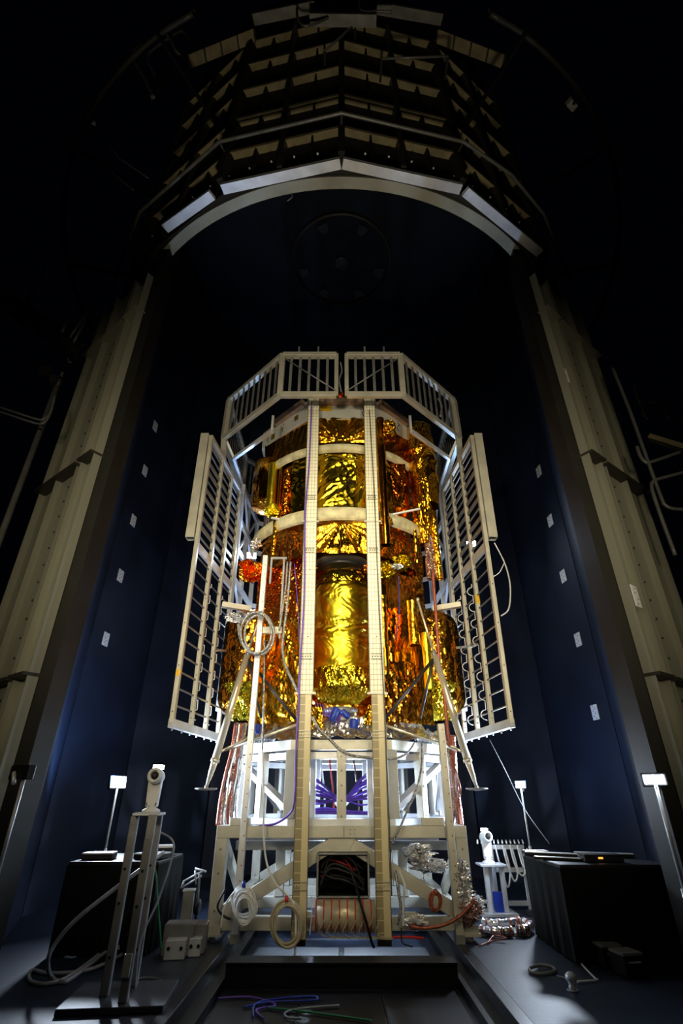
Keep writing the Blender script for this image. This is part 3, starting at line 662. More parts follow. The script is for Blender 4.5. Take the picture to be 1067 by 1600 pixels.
# ================================================================ PIT: rails, cross beam, plates, cords
for s, nm in ((-1, 'left'), (1, 'right')):
    t = thing('pit_rail', (s*.9, 1, -.13), 'long black steel rail along the %s side of the pit' % nm, 'rail', 'rails of the pit')
    b = MB(); b.span((s*.90, -3.9, -.13), (s*.978, 6.15, .004)); b.build('rail_body', M['rail'], t, bevel=.004)
    b = MB(); b.span((s*.80, -3.9, -.13), (s*.90, 6.15, -.07)); b.build('inner_ledge', M['rail'], t)
t = thing('cross_beam', (0, 4.65, -.13), 'black cross beam across the pit in front of the base frame', 'beam')
b = MB(); b.span((-.80, 4.58, -.13), (.80, 4.62, .0)); b.build('web', M['rail'], t); b = MB(); b.span((-.80, 4.56, -.0), (.80, 4.74, .012)); b.build('flange', M['rail'], t)
for x0, x1, lab in ((-.72, -.02, 'grey floor plate in the pit under the base frame, left of two'), (.02, .72, 'grey floor plate in the pit under the base frame, right of two')):
    b = MB(); b.span((x0, 5.12, -.129), (x1, 5.6, -.112)); tag(b.build('pit_plate', M['plate'], bevel=.003), lab, 'plate')
for x0, x1, lab in ((-.78, -.27, 'dark pit floor plate nearest to the left rail'), (-.26, .26, 'dark pit floor plate in the middle of the pit'), (.27, .78, 'dark pit floor plate nearest to the right rail')):
    b = MB(); b.span((x0, 2.2, -.129), (x1, 4.5, -.118)); tag(b.build('pit_plate', M['rail'], bevel=.003), lab, 'plate')
for pts, m, lab in (([(395, 1590), (400, 1568), (440, 1560), (490, 1557), (494, 1562), (470, 1564), (420, 1566), (380, 1574)], 'blue', 'blue cord lying in a loop on the pit floor'),
        ([(470, 1592), (450, 1590), (446, 1582), (470, 1576), (530, 1571)], 'cableg', 'pale grey cord bent on the pit floor'), ([(420, 1575), (470, 1580), (530, 1588), (580, 1595)], 'green', 'green cord lying across the pit floor'),
        ([(340, 1560), (390, 1558), (430, 1570), (400, 1578), (412, 1592)], 'purple', 'purple cord tangled at the left of the pit floor')):
    b = MB(); b.tube(spline([WZ(x, y, -.108) for x, y in pts], 8), .006); tag(b.build('cord', M[m]), lab, 'cord')
# ================================================================ BASE FRAME AND PEDESTAL
FY, RY, HX = 5.17, 7.5, 1.085
bf = thing('base_frame', (0, 6.33, 0), 'square cream aluminium base frame standing astride the pit', 'support frame')
for s in (-1, 1):
    for y in (FY+.05, RY-.05):
        b = MB(); b.box((s*(HX-.05), y, .38), (.1, .1, .64)); l = b.build('leg', M['alu'], bf, bevel=.004)
        b = MB(); b.box((s*(HX-.05), y, .05), (.15, .15, .02)); b.box((s*(HX-.05), y, .085), (.13, .13, .05)); b.lathe([(.03, 0), (.03, .04)], (s*(HX-.05), y, .0), seg=12); b.build('foot', M['alu'], l)
        b = MB()
        for z in (.2, .45, .62): b.lathe([(.010, 0), (.007, .006)], (s*(HX-.05), y-.05, z), (0, -1, 0), 8)
        b.build('bolt', M['alud'], l)
    b = MB(); b.span((s*(HX-.1), FY+.1, .70), (s*HX, RY-.1, .79)); b.build('top_beam', M['alu'], bf, bevel=.004)
    b = MB(); b.span((s*(HX-.1), FY+.1, .07), (s*HX, RY-.1, .16)); b.build('bottom_beam', M['alu'], bf, bevel=.004)
    b = MB(); b.beam((s*.03, FY+.06, .68), (s*.98, FY+.06, .17), .06, .105, up=(0, 0, 1)); b.build('front_brace', M['alu'], bf, bevel=.004)
    b = MB(); b.beam((s*.03, RY-.06, .68), (s*.98, RY-.06, .17), .06, .09); b.build('rear_brace', M['alu'], bf, bevel=.004)
    b = MB(); b.beam((s*(HX-.05), FY+.16, .66), (s*(HX-.05), 6.3, .2), .06, .08); b.build('side_brace', M['alu'], bf, bevel=.004)
    for y in (6.2, 6.9):
        b = MB(); b.box((s*.62, y, .43), (.09, .09, .54)); b.build('inner_post', M['alu'], bf, bevel=.004)
for y in (FY+.05, RY-.05):
    b = MB(); b.span((-HX, y-.05, .70), (HX, y+.05, .79)); b.build('top_beam', M['alu'], bf, bevel=.004)
for y in (FY+.06, 6.2, 6.9, RY-.05):
    b = MB(); b.span((-HX+.1, y-.04, .07), (HX-.1, y+.04, .16)); b.build('bottom_beam', M['alu'], bf, bevel=.004)
b = MB()
for k in range(5): b.box((0, 5.6+.45*k, .62), (2*HX-.22, .08, .07))
b.build('deck_joist', M['alud'], bf)
b = MB(); b.prism([(-.12, FY+.02, .70), (.12, FY+.02, .70), (.05, FY+.02, .58), (-.05, FY+.02, .58)], (0, .06, 0)); b.build('gusset', M['alu'], bf)
b = MB(); b.box((.02, FY+.03, .745), (.002, .09, .09)); 
for k in range(2):
    for j in range(2): b.box((.075+.04*k, FY-.001, .73+.03*j), (.012, .004, .004))
b.build('marking', M['jambdark'], bf)
for x, w in ((-.89, .17), (.80, .2)):
    b = MB(); b.box((x, FY+.05, .82), (w, .1, .06)); b.build('stop_block', M['alu'], bf, bevel=.004)
# octagonal pedestal
AP = 1.15; CR = AP/math.cos(PI/8); Z0, Z1 = .79, 1.48
pd = thing('pedestal', (0, SY, Z0), 'white lit octagonal aluminium pedestal under the spacecraft', 'pedestal')
def oc(k, r, z): return pol(22.5+45*k, r, z, SY)
for nm, za, zb, r1, m in (('top_ring', Z1-.085, Z1, CR, 'alu'), ('bottom_ring', Z0, Z0+.05, CR, 'alub'), ('lower_flange', Z1-.16, Z1-.10, CR-.06, 'alub')):
    b = MB()
    for k in range(8):
        p = [oc(k, r1-.11, za), oc(k+1, r1-.11, za), oc(k+1, r1, za), oc(k, r1, za)]
        b.hexa(p+[q+Vector((0, 0, zb-za)) for q in p])
    b.build(nm, M[m], pd)
for k in range(8):
    c0, c1 = oc(k, CR-.06, 0), oc(k+1, CR-.06, 0); am = 45+45*k; mid = (c0+c1)/2
    e = Vector((mid.x, mid.y-SY, 0)).normalized(); ec = Vector((c0.x, c0.y-SY, 0)).normalized()
    zz = lambda p, z: Vector((p.x, p.y, z))
    b = MB(); b.beam(zz(c0, Z0+.05), zz(c0, Z1-.085), .11, .10, up=ec); b.build('corner_post', M['alu'], pd, bevel=.004)
    b = MB(); b.beam(zz(mid, Z0), zz(mid, Z1-.085), .085, .08, up=e); mp = b.build('mid_post', M['alu'], pd, bevel=.004)
    hb = MB()
    for j in range(5): hb.lathe([(.009, 0), (.006, .005)], zz(mid, .86+.12*j)+e*.04, e, 8)
    hb.build('bolt', M['alud'], mp)
    if k != 7:
        a, c = (c0, mid) if k in (0, 1, 2) else (c1, mid)
        if k == 6: a, c = c0, c1
        if k == 0: a, c = c1, c0
        b = MB(); b.beam(zz(a, Z1-.14)-e*.03, zz(c, Z0+.09)-e*.03, .05, .09, up=e); b.build('brace', M['alub'], pd, bevel=.003)
        if k in (3,):
            b = MB(); b.beam(zz(c0, Z1-.14)-e*.08, zz(mid, Z0+.09)-e*.08, .04, .08, up=e); b.build('brace', M['alub'], pd)
# broad white cladding plates on the slanted front faces, as far as the photo shows them
for s in (-1, 1):
    p, q = oc(-1 if s > 0 else -2, 0, 0), None
    a = pol(s*66, CR-.10, 0, SY); c = pol(s*78, CR-.08, 0, SY)
    b = MB(); b.beam((a.x, a.y, Z0+.05), (a.x, a.y, Z1-.1), .15, .05, up=Vector((a.x, a.y-SY, 0)).normalized()); b.build('side_column', M['white'], pd, bevel=.004)
    b = MB(); b.beam((c.x, c.y, Z0+.05), (c.x, c.y, Z1-.1), .10, .05, up=Vector((c.x, c.y-SY, 0)).normalized()); b.build('side_column', M['white'], pd, bevel=.004)
# inner core of the pedestal: four inner columns
for x in (-.30, .30):
    for y in (5.75, 6.95):
        b = MB(); b.box((x, y, (Z0+Z1)/2-.02), (.085, .085, Z1-Z0-.13)); b.build('inner_column', M['alub'], pd, bevel=.003)
def rope(pts, r, m, name, lab, cat, n=8, group=None, seg=6, closed=False):
    b = MB(); b.tube(spline(pts, n, closed), r, seg, closed); return tag(b.build(name, M[m]), lab, cat, group)
# purple cables inside the pedestal
pc = thing('purple_cable_bundle', (0, 6.2, .95), 'purple cable bundle tied in a bow inside the pedestal', 'cable bundle')
RP = random.Random(12)
for i in range(18):
    y = 6.08+RP.uniform(0, .2); o = (i-9)*.012; k = RP.uniform(.7, 1.3); b = MB()
    b.tube(spline([(-.36, y, 1.10+o*1.3*k), (-.22, y-.02, 1.06+o*k+RP.uniform(-.02, .02)), (-.06, 6.15, 1.0+o*.25), (.06, 6.15, 1.0+o*.25), (.2, y, 1.07+o*k+RP.uniform(-.02, .02)), (.36, y, 1.13+o*1.5*k)], 6), .0075, 6); b.build('strand', M['purple'], pc)
pc = thing('purple_cable_bundle', (0, 6.3, .85), 'lower purple cables resting on the floor of the pedestal', 'cable bundle')
for i in range(7):
    y = 6.1+.03*i; b = MB(); b.tube(spline([(-.42, y, .86), (-.2, y, .865+.02*(i % 3)), (.1, y, .86+.015*(i % 2)), (.42, y, .86)], 5), .011, 6); b.build('strand', M['purple'], pc)
for x, m, lab in ((-.12, 'red', 'red cable hanging inside the pedestal left of the centre post'), (-.22, 'cablew', 'white cable hanging inside the pedestal behind the left of the centre post'), (.16, 'pinkfoil', 'foil wrapped cable hanging inside the pedestal right of the centre post')):
    rope([(x-.03, 6.5, 1.46), (x, 6.5, 1.25), (x+.03, 6.5, 1.02), (x+.03, 6.45, .87)], .012, m, 'hanging_cable', lab, 'cable')
# ================================================================ UPRIGHT POLES IN FRONT
def pole(px, py, h, w, lab, tone):
    p = WZ(px, py, 0); t = thing('upright_pole', p, lab, 'pole')
    b = MB(); b.box((p.x, p.y, h/2), (w, w, h)); o = b.build('channel', M[tone], t, bevel=.003)
    b = MB(); b.box((p.x, p.y, .03), (w*1.15, w*1.15, .06)); b.build('foot', M['alud'], t)
    b = MB(); z = .3
    while z < h-.05: b.lathe([(.006, 0), (.005, .003)], (p.x+w*.18, p.y-w/2, z), (0, -1, 0), 8); z += .105
    b.build('hole', M['rust'], o); return p, t
PL, tl = pole(366, 1474, 3.36, .055, 'tall slim aluminium pole with a row of holes left of the left strip', 'alub')
PR, tr = pole(719, 1475, 1.61, .062, 'shorter cream aluminium pole right of the right strip', 'alu')
y0 = PL.y
b = MB(); z = W(430, 985, y0).z; b.span((PL.x+.03, y0-.02, z-.035), (PL.x+.23, y0+.02, z+.035)); b.build('crossbar', M['alu'], tl, bevel=.003)
b = MB(); z = 3.33; b.span((PL.x+.06, y0-.015, z-.012), (PL.x+.24, y0+.015, z+.012)); b.span((PL.x+.06, y0-.012, z-.3), (PL.x+.08, y0+.012, z)); b.span((PL.x+.2, y0-.012, z-.9), (PL.x+.22, y0+.012, z)); b.build('hanger', M['alud'], tl)
# ================================================================ GRIDDED STRIPS
def strip(s, lab):
    x = s*.335; t = thing('heater_strip', (x, 5.07, 0), lab, 'gridded strip', 'gridded strips in front of the spacecraft')
    zb = 1.88
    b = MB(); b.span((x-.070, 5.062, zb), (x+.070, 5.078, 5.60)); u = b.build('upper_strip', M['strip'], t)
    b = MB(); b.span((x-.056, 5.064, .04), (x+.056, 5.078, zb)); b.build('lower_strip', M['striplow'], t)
    b = MB()
    for k in (-1, 1): b.span((x+k*.070, 5.055, zb), (x+k*.075, 5.085, 5.60)); b.span((x+k*.056, 5.057, .04), (x+k*.061, 5.085, zb))
    b.build('edge_rail', M['stripedge'], t)
    for y in (815, 1083):
        z = W(533, y, 5.07).z; b = MB(); b.span((x-.098, 5.05, z-.012), (x+.098, 5.085, z+.004)); b.build('joint_bar', M['alu'], t)
    for y in (775, 857, 1022, 1142, 1378):
        z = W(533, y, 5.07).z; b = MB(); b.span((x-.055, 5.053, z-.002), (x+.055, 5.063, z+.004)); b.span((x-.055, 5.053, z-.055), (x+.055, 5.063, z-.05))
        for k in range(4): b.lathe([(.008, 0), (.008, .006)], (x-.04+.027*k, 5.063, z-.025), (0, -1, 0), 8)
        b.build('splice', M['stripedge'] if y < 1100 else M['alu'], t)
    for y in (890, 995):
        z = W(533, y, 5.07).z; b = MB(); b.lathe([(.006, 0), (.006, .002)], (x+.01, 5.062, z), (0, -1, 0), 8); b.build('pin_hole', M['black'], t)
    b = MB(); b.box((x, 5.07, .02), (.11, .03, .04)); b.build('foot', M['black'], t)
    t.rotation_euler = (0, s*.0055, 0); return t
strip(-1, 'tall cream gridded strip on the left in front of the spacecraft'); strip(1, 'tall cream gridded strip on the right in front of the spacecraft')
rope([W(487, 628, 5.02), W(483, 720, 5.02), W(477, 800, 5.02), W(475, 930, 5.02), W(469, 1040, 5.02), W(466, 1100, 5.02), W(462, 1180, 5.02), W(460, 1250, 5.02), W(452, 1272, 5.1), W(430, 1287, 5.15), W(405, 1290, 5.2)], .009, 'purple', 'purple_cable', 'purple cable running down the left edge of the left gridded strip', 'cable')
rope([W(577, 640, 5.04), W(584, 760, 5.04), W(590, 900, 5.04), W(597, 1040, 5.04), W(603, 1150, 5.04), W(608, 1280, 5.04), W(612, 1400, 5.06)], .006, 'stripedge', 'black_cable', 'thin black cable along the right edge of the right gridded strip', 'cable')
# ================================================================ OCTAGONAL TOP CAGE (two halves)
ZB, ZT = 5.38, 6.07
def cage(s, lab):
    V = [(s*.065, 4.75), (s*.77, 4.75), (s*1.645, 5.62), (s*1.645, 7.1), (s*.77, 7.95), (s*.065, 7.95)]
    t = thing('heater_cage', (s*.8, 6.35, ZB), lab, 'cage frame', 'halves of the octagonal top cage')
    for i in range(5):
        p, q = Vector(V[i]+(0,)), Vector(V[i+1]+(0,)); L = (q-p).length; d = (q-p)/L
        up = Vector((0, 0, 1)); nr = Vector((d.y, -d.x, 0))*s
        b = MB(); b.beam(p+up*ZB, q+up*ZB, .06, .075); b.build('bottom_rail', M['alu'], t, bevel=.004)
        b = MB(); b.beam(p+up*ZT, q+up*ZT, .08, .06); b.build('top_rail', M['alu'], t, bevel=.004)
        b = MB(); n = max(5, int(round(L/.128)))
        for k in range(1, n):
            c = p.lerp(q, k/n); b.beam(c+up*(ZB+.03), c+up*(ZT-.03), .012, .034, up=d)
        b.build('slat_panel', M['alud'], t)  # darker metal stands in for the light falling off at the slats
        if i in (0, 4):
            a, c = (q, p) if i == 0 else (p, q)
            b = MB(); b.tube([a+up*(ZT-.05)+nr*.02, c+up*(ZB+.05)+nr*.02], .009, 6); b.build('diagonal', M['alud'], t)
            b = MB()
            for k in (.34, .70): c = p.lerp(q, k); b.beam(c+up*(ZT-.02)+nr*.03, c+up*(ZT+.13)+nr*.03, .012, .022, up=d)
            b.build('peg', M['alud'], t)
        if i in (0, 1, 2, 3):
            b = MB(); b.beam(q+up*ZB, q+up*(ZT+.01), .07, .07, up=d); b.build('corner_post', M['alu'], t, bevel=.003)
    for v in (V[0], V[5]):
        b = MB(); b.beam(Vector(v+(ZB,)), Vector(v+(ZT+.02,)), .05, .05, up=(1, 0, 0)); b.build('end_post', M['alu'], t, bevel=.003)
    # inner bluish brace ring below the slats
    b = MB(); b.beam((s*.9, 5.15, ZB-.25), (s*1.5, 5.75, ZB-.25), .04, .05); b.beam((s*1.5, 5.75, ZB-.25), (s*1.5, 7.0, ZB-.25), .04, .05)
    b.beam((s*.9, 5.15, ZB-.25), (s*.9, 5.15, ZB), .03, .03, up=(1, 0, 0)); b.beam((s*1.5, 5.75, ZB-.25), (s*1.62, 5.65, ZB), .03, .03, up=(1, 0, 0)); b.beam((s*1.5, 7.0, ZB-.25), (s*1.62, 7.05, ZB), .03, .03, up=(1, 0, 0))
    b.build('inner_brace', M['alub'], t)
    # hanger legs down to the side panels
    b = MB(); b.beam((s*1.645, 5.62, ZB), (s*1.60, 5.62, 4.88), .07, .06, up=(0, 1, 0)); b.build('hanger', M['alu'], t, bevel=.003)
    return t
cage(-1, 'left half of the octagonal slatted cage around the spacecraft top'); cage(1, 'right half of the octagonal slatted cage around the spacecraft top')
# ================================================================ SIDE HEATER PANELS
def wing(s, lab, nm):
    A = lambda f, z, o=0.0: Vector((s*((1.565+.055*(z-1.6)/3.3)-(.155-.02*(z-1.6)/3.3)*f+o), 5.0+1.25*f, z))
    t = thing('heater_ladder', A(.5, 1.58), lab, 'heater panel', 'tall heater panels beside the spacecraft')
    zb, zt = 1.6, 4.9; ey = Vector((0, 1, 0))
    for i, f in enumerate((0, .36, .68, 1.0)):
        b = MB(); b.beam(A(f, zb), A(f, zt), .042, .055, up=ey); po = b.build('post', M['alu'], t, bevel=.003)
        if i < 3:
            cb = MB(); z = zb+.14; pts = []
            if i or s < 0:
                f2 = f if i else 0
                while z < 3.1:
                    c = A(f2, z)+Vector((-s*.03, .05, 0))
                    for k in range(7):
                        a = -PI/2+PI*k/6; pts.append(c+Vector((-.055*math.cos(a), .01*math.cos(a), .05*math.sin(a))))
                    pts.append(c+Vector((0, -.004, .09))); z += .19
                if i: cb.tube(pts, .0045, 5); cb.build('sensor_wire', M['cablew'], po)
        hb = MB(); z = zb+.1
        while z < 3.2: hb.lathe([(.006, 0), (.006, .003)], A(f, z)+Vector((0, -.0275, 0)), (0, -1, 0), 6); z += .42
        hb.build('pin_hole', M['black'], po)
    b = MB(); b.beam(A(-.02, zb), A(1.02, zb), .05, .075); br = b.build('bottom_rail', M['alub'], t, bevel=.003)
    b = MB()
    for f in (.02, .2, .36, .5, .68, .85, .98): b.lathe([(.008, 0), (.008, .022)], A(f, zb-.037), (0, 0, -1), 8)
    b.build('stud', M['alub'], br)
    b = MB(); b.beam(A(-.02, zt), A(1.02, zt), .05, .06); b.build('top_rail', M['alu'], t, bevel=.003)
    b = MB(); b.hollow(A(0, 3.5, .075), A(0, zt+.04, .075), .095, .10, .007, up=ey); b.build('box_channel', M['alu'], t)
    b = MB(); b.beam(A(0, 3.42), A(1, 3.42), .03, .10); b.build('cross_rail', M['alub'], t, bevel=.003)
    for z in np.arange(1.76, 3.35, .155):
        b = MB(); b.beam(A(0, z), A(1, z), .01, .014); b.build('rung', M['rung'], t)
    for k, z in enumerate(np.arange(3.55, 4.85, .125)):
        b = MB(); b.beam(A(0, z), A(1, z), .012, .05 if k % 3 else .02); b.build('slat', M['alud'], t)
    if s < 0:
        b = MB(); b.box(A(0, 2.05, -.002)+Vector((0, -.028, 0)), (.045, .004, .06)); b.build('yellow_tape', M['yellow'], t)
    else:
        b = MB(); b.box(A(.36, 2.95)+Vector((0, -.029, 0)), (.045, .004, .10)); b.build('yellow_tape', M['yellow'], t)
        b = MB(); b.tube(spline([A(0, 3.45, .09), A(0, 3.2, .17), A(0, 2.95, .19), A(0, 2.7, .14), A(0, 2.62, .05)], 6), .007); b.tube(spline([A(0, 3.2, .16), A(0, 3.1, .1), A(0, 3.05, .03)], 5), .005); b.build('loop_cable', M['cablew'], t)
    return t
wing(-1, 'tall ladder like heater panel with wire loops hanging left of the spacecraft', 'left'); wing(1, 'tall ladder like heater panel hanging right of the spacecraft', 'right')
rope([W(713, 1012, 5.5), W(725, 1011, 5.45), (W(738, 1010, 5.4)), W(746, 1006, 5.35)], .014, 'braid', 'foil_cable', 'short foil wrapped cable tied across the right heater panel', 'cable')
rope([W(335, 1017, 5.6), W(345, 1016, 5.7), W(352, 1017, 5.8)], .012, 'braid', 'foil_cable', 'short foil wrapped cable tied across the left heater panel', 'cable')
# rear side frames between the panels and the spacecraft
for s, nm in ((-1, 'left'), (1, 'right')):
    t = thing('rear_heater_frame', (s*1.5, 7.0, 1.6), 'bluish lattice frame behind the %s heater panel' % nm, 'heater frame', 'lattice frames behind the heater panels')
    for y in (6.4, 6.95, 7.5):
        x = s*(1.47 if y < 7.2 else 1.42); b = MB(); b.beam((x, y, 1.9), (x, y, 5.1), .06, .06, up=(1, 0, 0)); b.build('post', M['alub'], t, bevel=.003)
    for z in (1.95, 2.8, 3.6, 4.05, 4.5, 5.05):
        b = MB(); b.beam((s*1.47, 6.4, z), (s*1.42, 7.5, z), .04, .075); b.build('cross_rail', M['alub'], t)
        b = MB(); b.beam((s*1.42, 7.5, z), (s*.6, 8.05, z), .04, .06); b.build('cross_rail', M['alub'], t)
    for z0, z1 in ((4.05, 5.05), (2.8, 3.6)):
        b = MB(); b.beam((s*1.46, 6.45, z0), (s*1.43, 7.45, z1), .03, .03); b.beam((s*1.46, 6.45, z1), (s*1.43, 7.45, z0), .03, .03); b.build('diagonal', M['alub'], t)
    b = MB(); b.beam((s*.6, 8.05, 1.9), (s*.6, 8.05, 5.1), .06, .06, up=(1, 0, 0)); b.build('post', M['alub'], t)
rope([W(532, 566, 4.8), W(534, 580, 4.82), W(530, 594, 4.8), W(533, 612, 4.85)], .012, 'braid', 'foil_cable', 'short foil wrapped cable hanging in the gap between the cage halves', 'cable')
rope([W(684, 622, 5.35), W(690, 634, 5.35), W(688, 650, 5.35)], .014, 'braid', 'foil_cable', 'foil wrapped cable end hanging inside the right slanted side of the cage', 'cable')
rope([W(765, 1156, 5.2), W(790, 1205, 5.4), W(820, 1265, 5.6), W(858, 1318, 5.3)], .003, 'cableg', 'cord', 'thin dark cord running from the right heater panel down to the right cart', 'cord')
rope([W(440, 288, 3.3), W(447, 296, 3.3), W(457, 306, 3.3), W(449, 314, 3.3)], .006, 'cableg', 'hanging_wire', 'kinked wire hanging under the door flange left of the centre', 'wire')
rope([W(488, 280, 3.25), W(485, 290, 3.25)], .006, 'cableg', 'hanging_wire', 'short straight wire hanging under the door flange near the centre', 'wire')
# ================================================================ SPACECRAFT
sc = thing('spacecraft', (0, SY, 1.5), 'large gold foil wrapped spacecraft standing on the pedestal', 'spacecraft')
C = (0, SY)
def fpart(name, P, m, parent=sc, closed=False): b = MB(); b.grid(P, closed); return b.build(name, M[m], parent)
flat = lambda t: 1.0+0*t
fpart('lower_core_blanket', foil_drum(C, .74, 1.66, 3.62, -125, 125, .024, .022, 3.0, 3), 'amber')
fpart('upper_core_blanket', foil_drum(C, 1.06, 3.5, 5.4, -125, 125, .028, .018, 3.0, 4), 'amber')
# rounded propellant tanks
tk = fpart('front_tank', foil_drum((0, 5.74), .315, 1.87, 3.36, -180, 180, .012, .015, 4.5, 11, (.55, 1.25), lambda t: capsule(t, .17), 6), 'gold')
for s in (-1, 1):
    fpart('side_tank', foil_drum((s*1.10, 6.12), .325, 1.76, 3.05, -180, 180, .018, .012, 6.0, 21+s, (1, .7), lambda t: capsule(t, .2)), 'amber')
    # crinkled collars at the tank bottoms
    fpart('tank_collar', foil_drum((s*1.06, 6.05), .315, 1.74, 2.12, -180, 180, .012, .022, 9.0, 31+s, (1, .5), lambda t: .35+.65*np.sqrt(np.clip(t, 0, 1))), 'golddk')
fpart('front_tank_collar', foil_drum((0, 5.74), .335, 1.85, 2.22, -180, 180, .010, .022, 9.0, 41, (1, .5), lambda t: .45+.55*np.clip(t*2.2, 0, 1)**.5), 'golddk')
fpart('front_tank_cap', foil_drum((0, 5.74), .322, 3.18, 3.40, -180, 180, .010, .014, 12.0, 43, (1, .8), lambda t: np.sqrt(np.clip(1-(t*.92)**2, .03, 1))), 'golddk')
b = MB(); b.lathe([(.30, 0), (.31, .03), (.24, .08), (.10, .12)], (0, 5.72, 3.40), seg=32); b.build('tank_bracket', M['darkrod'], sc)
b = MB(); b.lathe([(.34, 0), (.345, .015), (.34, .03)], (0, 5.70, 3.46), seg=40); b.build('tank_flange', M['alud'], sc)
V3 = lambda x, y, z: (x, y, z)
def sheet(name, p00, p10, p11, p01, step, amp, f, seed, m, **k): return fpart(name, foil_sheet(p00, p10, p11, p01, step, amp, f, seed, **k), m)
# draped blankets between the tanks (front left and front right of the lower body)
sheet('lower_left_blanket', V3(-.98, 5.72, 1.66), V3(-.33, 5.38, 1.68), V3(-.36, 5.42, 2.75), V3(-.98, 5.75, 2.75), .017, .035, 2.4, 51, 'orange', st=(1, .7), pulls=((.4, .95, 9, .03), (.75, .05, 7, .03)))
sheet('lower_right_blanket', V3(.33, 5.38, 1.68), V3(.98, 5.72, 1.66), V3(.98, 5.75, 2.3), V3(.36, 5.42, 2.3), .017, .035, 2.6, 53, 'amber', st=(1, .8), pulls=((.3, .1, 8, .05),))
sheet('upper_left_blanket', V3(-1.02, 5.85, 2.72), V3(-.36, 5.42, 2.72), V3(-.36, 5.40, 3.52), V3(-1.05, 5.9, 3.52), .015, .022, 5.5, 55, 'redfoil')
sheet('upper_right_blanket', V3(.36, 5.42, 2.28), V3(.98, 5.75, 2.28), V3(1.02, 5.85, 3.52), V3(.36, 5.40, 3.52), .018, .03, 3.0, 57, 'amber', st=(1, .5))
# orange rolled edges right of the right strip
for x, y, z0, z1, r, m in ((.45, 5.33, 2.1, 2.95, .05, 'orange'), (.80, 5.50, 2.45, 2.95, .06, 'orange'), (.93, 5.55, 2.0, 2.6, .045, 'gold'), (-.42, 5.34, 2.3, 3.1, .05, 'orange'), (-.9, 5.55, 2.05, 2.7, .05, 'amber')):
    fpart('rolled_edge', foil_drum((x, y), r, z0, z1, -180, 180, .010, .008, 7.0, int(100*z0+100*x), (1, .25)), m)
# upper body: front panels between and around the white bands
fpart('middle_front_blanket', foil_drum(C, 1.13, 3.98, 4.82, -34, 34, .012, .012, 3.2, 61, (1, .9), n=6, pulls=((-20, 4.06, 12, .03), (19, 4.7, 9, .04), (4, 4.75, 8, .03))), 'goldmid')
fpart('middle_side_blanket', foil_drum(C, 1.10, 3.98, 4.82, -88, -34, .02, .014, 3.0, 62, (1, .3)), 'amber')
fpart('middle_side_blanket', foil_drum(C, 1.10, 3.98, 4.82, 34, 88, .02, .014, 3.0, 63, (1, .3)), 'amber')
sheet('lower_apron', V3(-.42, 5.20, 3.42), V3(.42, 5.20, 3.42), V3(.40, 5.22, 3.84), V3(-.40, 5.22, 3.84), .013, .014, 2.2, 65, 'orange', pulls=((.5, 1.0, 9, .12), (.15, .1, 6, .05)))
for s in (-1, 1):
    sheet('lower_side_apron', V3(s*.42, 5.20, 3.40), V3(s*1.02, 5.78, 3.40), V3(s*1.0, 5.80, 3.84), V3(s*.40, 5.24, 3.84), .015, .02, 2.4, 67+s, 'amber', pulls=((.45, 1.0, 9, .1),))
    sheet('upper_side_apron', V3(s*.40, 5.20, 4.94), V3(s*1.05, 5.80, 4.94), V3(s*1.10, 5.82, 5.40), V3(s*.42, 5.20, 5.40), .016, .015, 2.4, 71+s, 'amber', st=(1, .4))
sheet('upper_apron', V3(-.42, 5.17, 4.96), V3(.42, 5.17, 4.96), V3(.42, 5.19, 5.38), V3(-.42, 5.19, 5.38), .013, .006, 2.0, 73, 'orange', pulls=((.47, .04, 11, .14),))
for z, h, a1, r in ((4.83, .13, 62, 1.20), (3.82, .18, 84, 1.25)):
    P = foil_drum(C, r, z, z+h, -a1, a1, .02, .008, 5.0, int(z*10), (.6, 1), lambda t: .955+.045*np.sin(np.clip(t, 0, 1)*PI)**.5)
    fpart('white_band', P, 'band')
# radiator deck on top
b = MB(); dk = [pol(22.5+45*k, CR, 5.37, SY) for k in range(8)]; b.prism(dk[::-1] if False else dk, (0, 0, .31)); deck = b.build('radiator_deck', M['deck'], sc, bevel=.006)
for k, f0, f1 in ((7, 0.02, .98), (6, .35, .97), (0, .03, .65)):
    p, q = pol(22.5+45*k, CR, 0, SY), pol(67.5+45*k, CR, 0, SY); e = ((p+q)/2-Vector((0, SY, 0))).normalized()
    a, c = p.lerp(q, f0), p.lerp(q, f1); z = 5.65
    b = MB(); b.beam(Vector((a.x, a.y, z))+e*.03, Vector((c.x, c.y, z))+e*.03, .06, .10); b.build('edge_strip', M['copper'], deck)
b = MB(); b.box((-.21, 5.192, 5.545), (.16, .012, .075)); b.build('yellow_tag', M['yellow'], deck)
p, q = pol(22.5+45*6, CR, 0, SY), pol(67.5+45*6, CR, 0, SY); e = ((p+q)/2-Vector((0, SY, 0))).normalized()
for f, z in ((.27, 5.46), (.80, 5.50)):
    c = p.lerp(q, f); b = MB(); b.beam(Vector((c.x, c.y, z-.04))+e*.004, Vector((c.x, c.y, z+.04))+e*.004, .07, .012, up=e); b.build('sensor_square', M['brass'], deck)
b = MB()
for k, f in ((6, .5), (6, .15), (0, .45), (7, .8)):
    p, q = pol(22.5+45*k, CR, 0, SY), pol(67.5+45*k, CR, 0, SY); e = ((p+q)/2-Vector((0, SY, 0))).normalized(); c = p.lerp(q, f)+e*.006
    b.tube(spline([Vector((c.x, c.y, 5.57)), Vector((c.x+.02, c.y, 5.52)), Vector((c.x-.01, c.y, 5.47)), Vector((c.x+.01, c.y, 5.42))], 4), .005, 5)
b.build('sensor_wire', M['black'], deck)
b = MB(); b.tube([pol(a, 1.16, 5.36+.008*math.sin(a*.5), SY) for a in range(-24, 25, 3)], .012, 6); b.build('lower_trim', M['band'], deck)
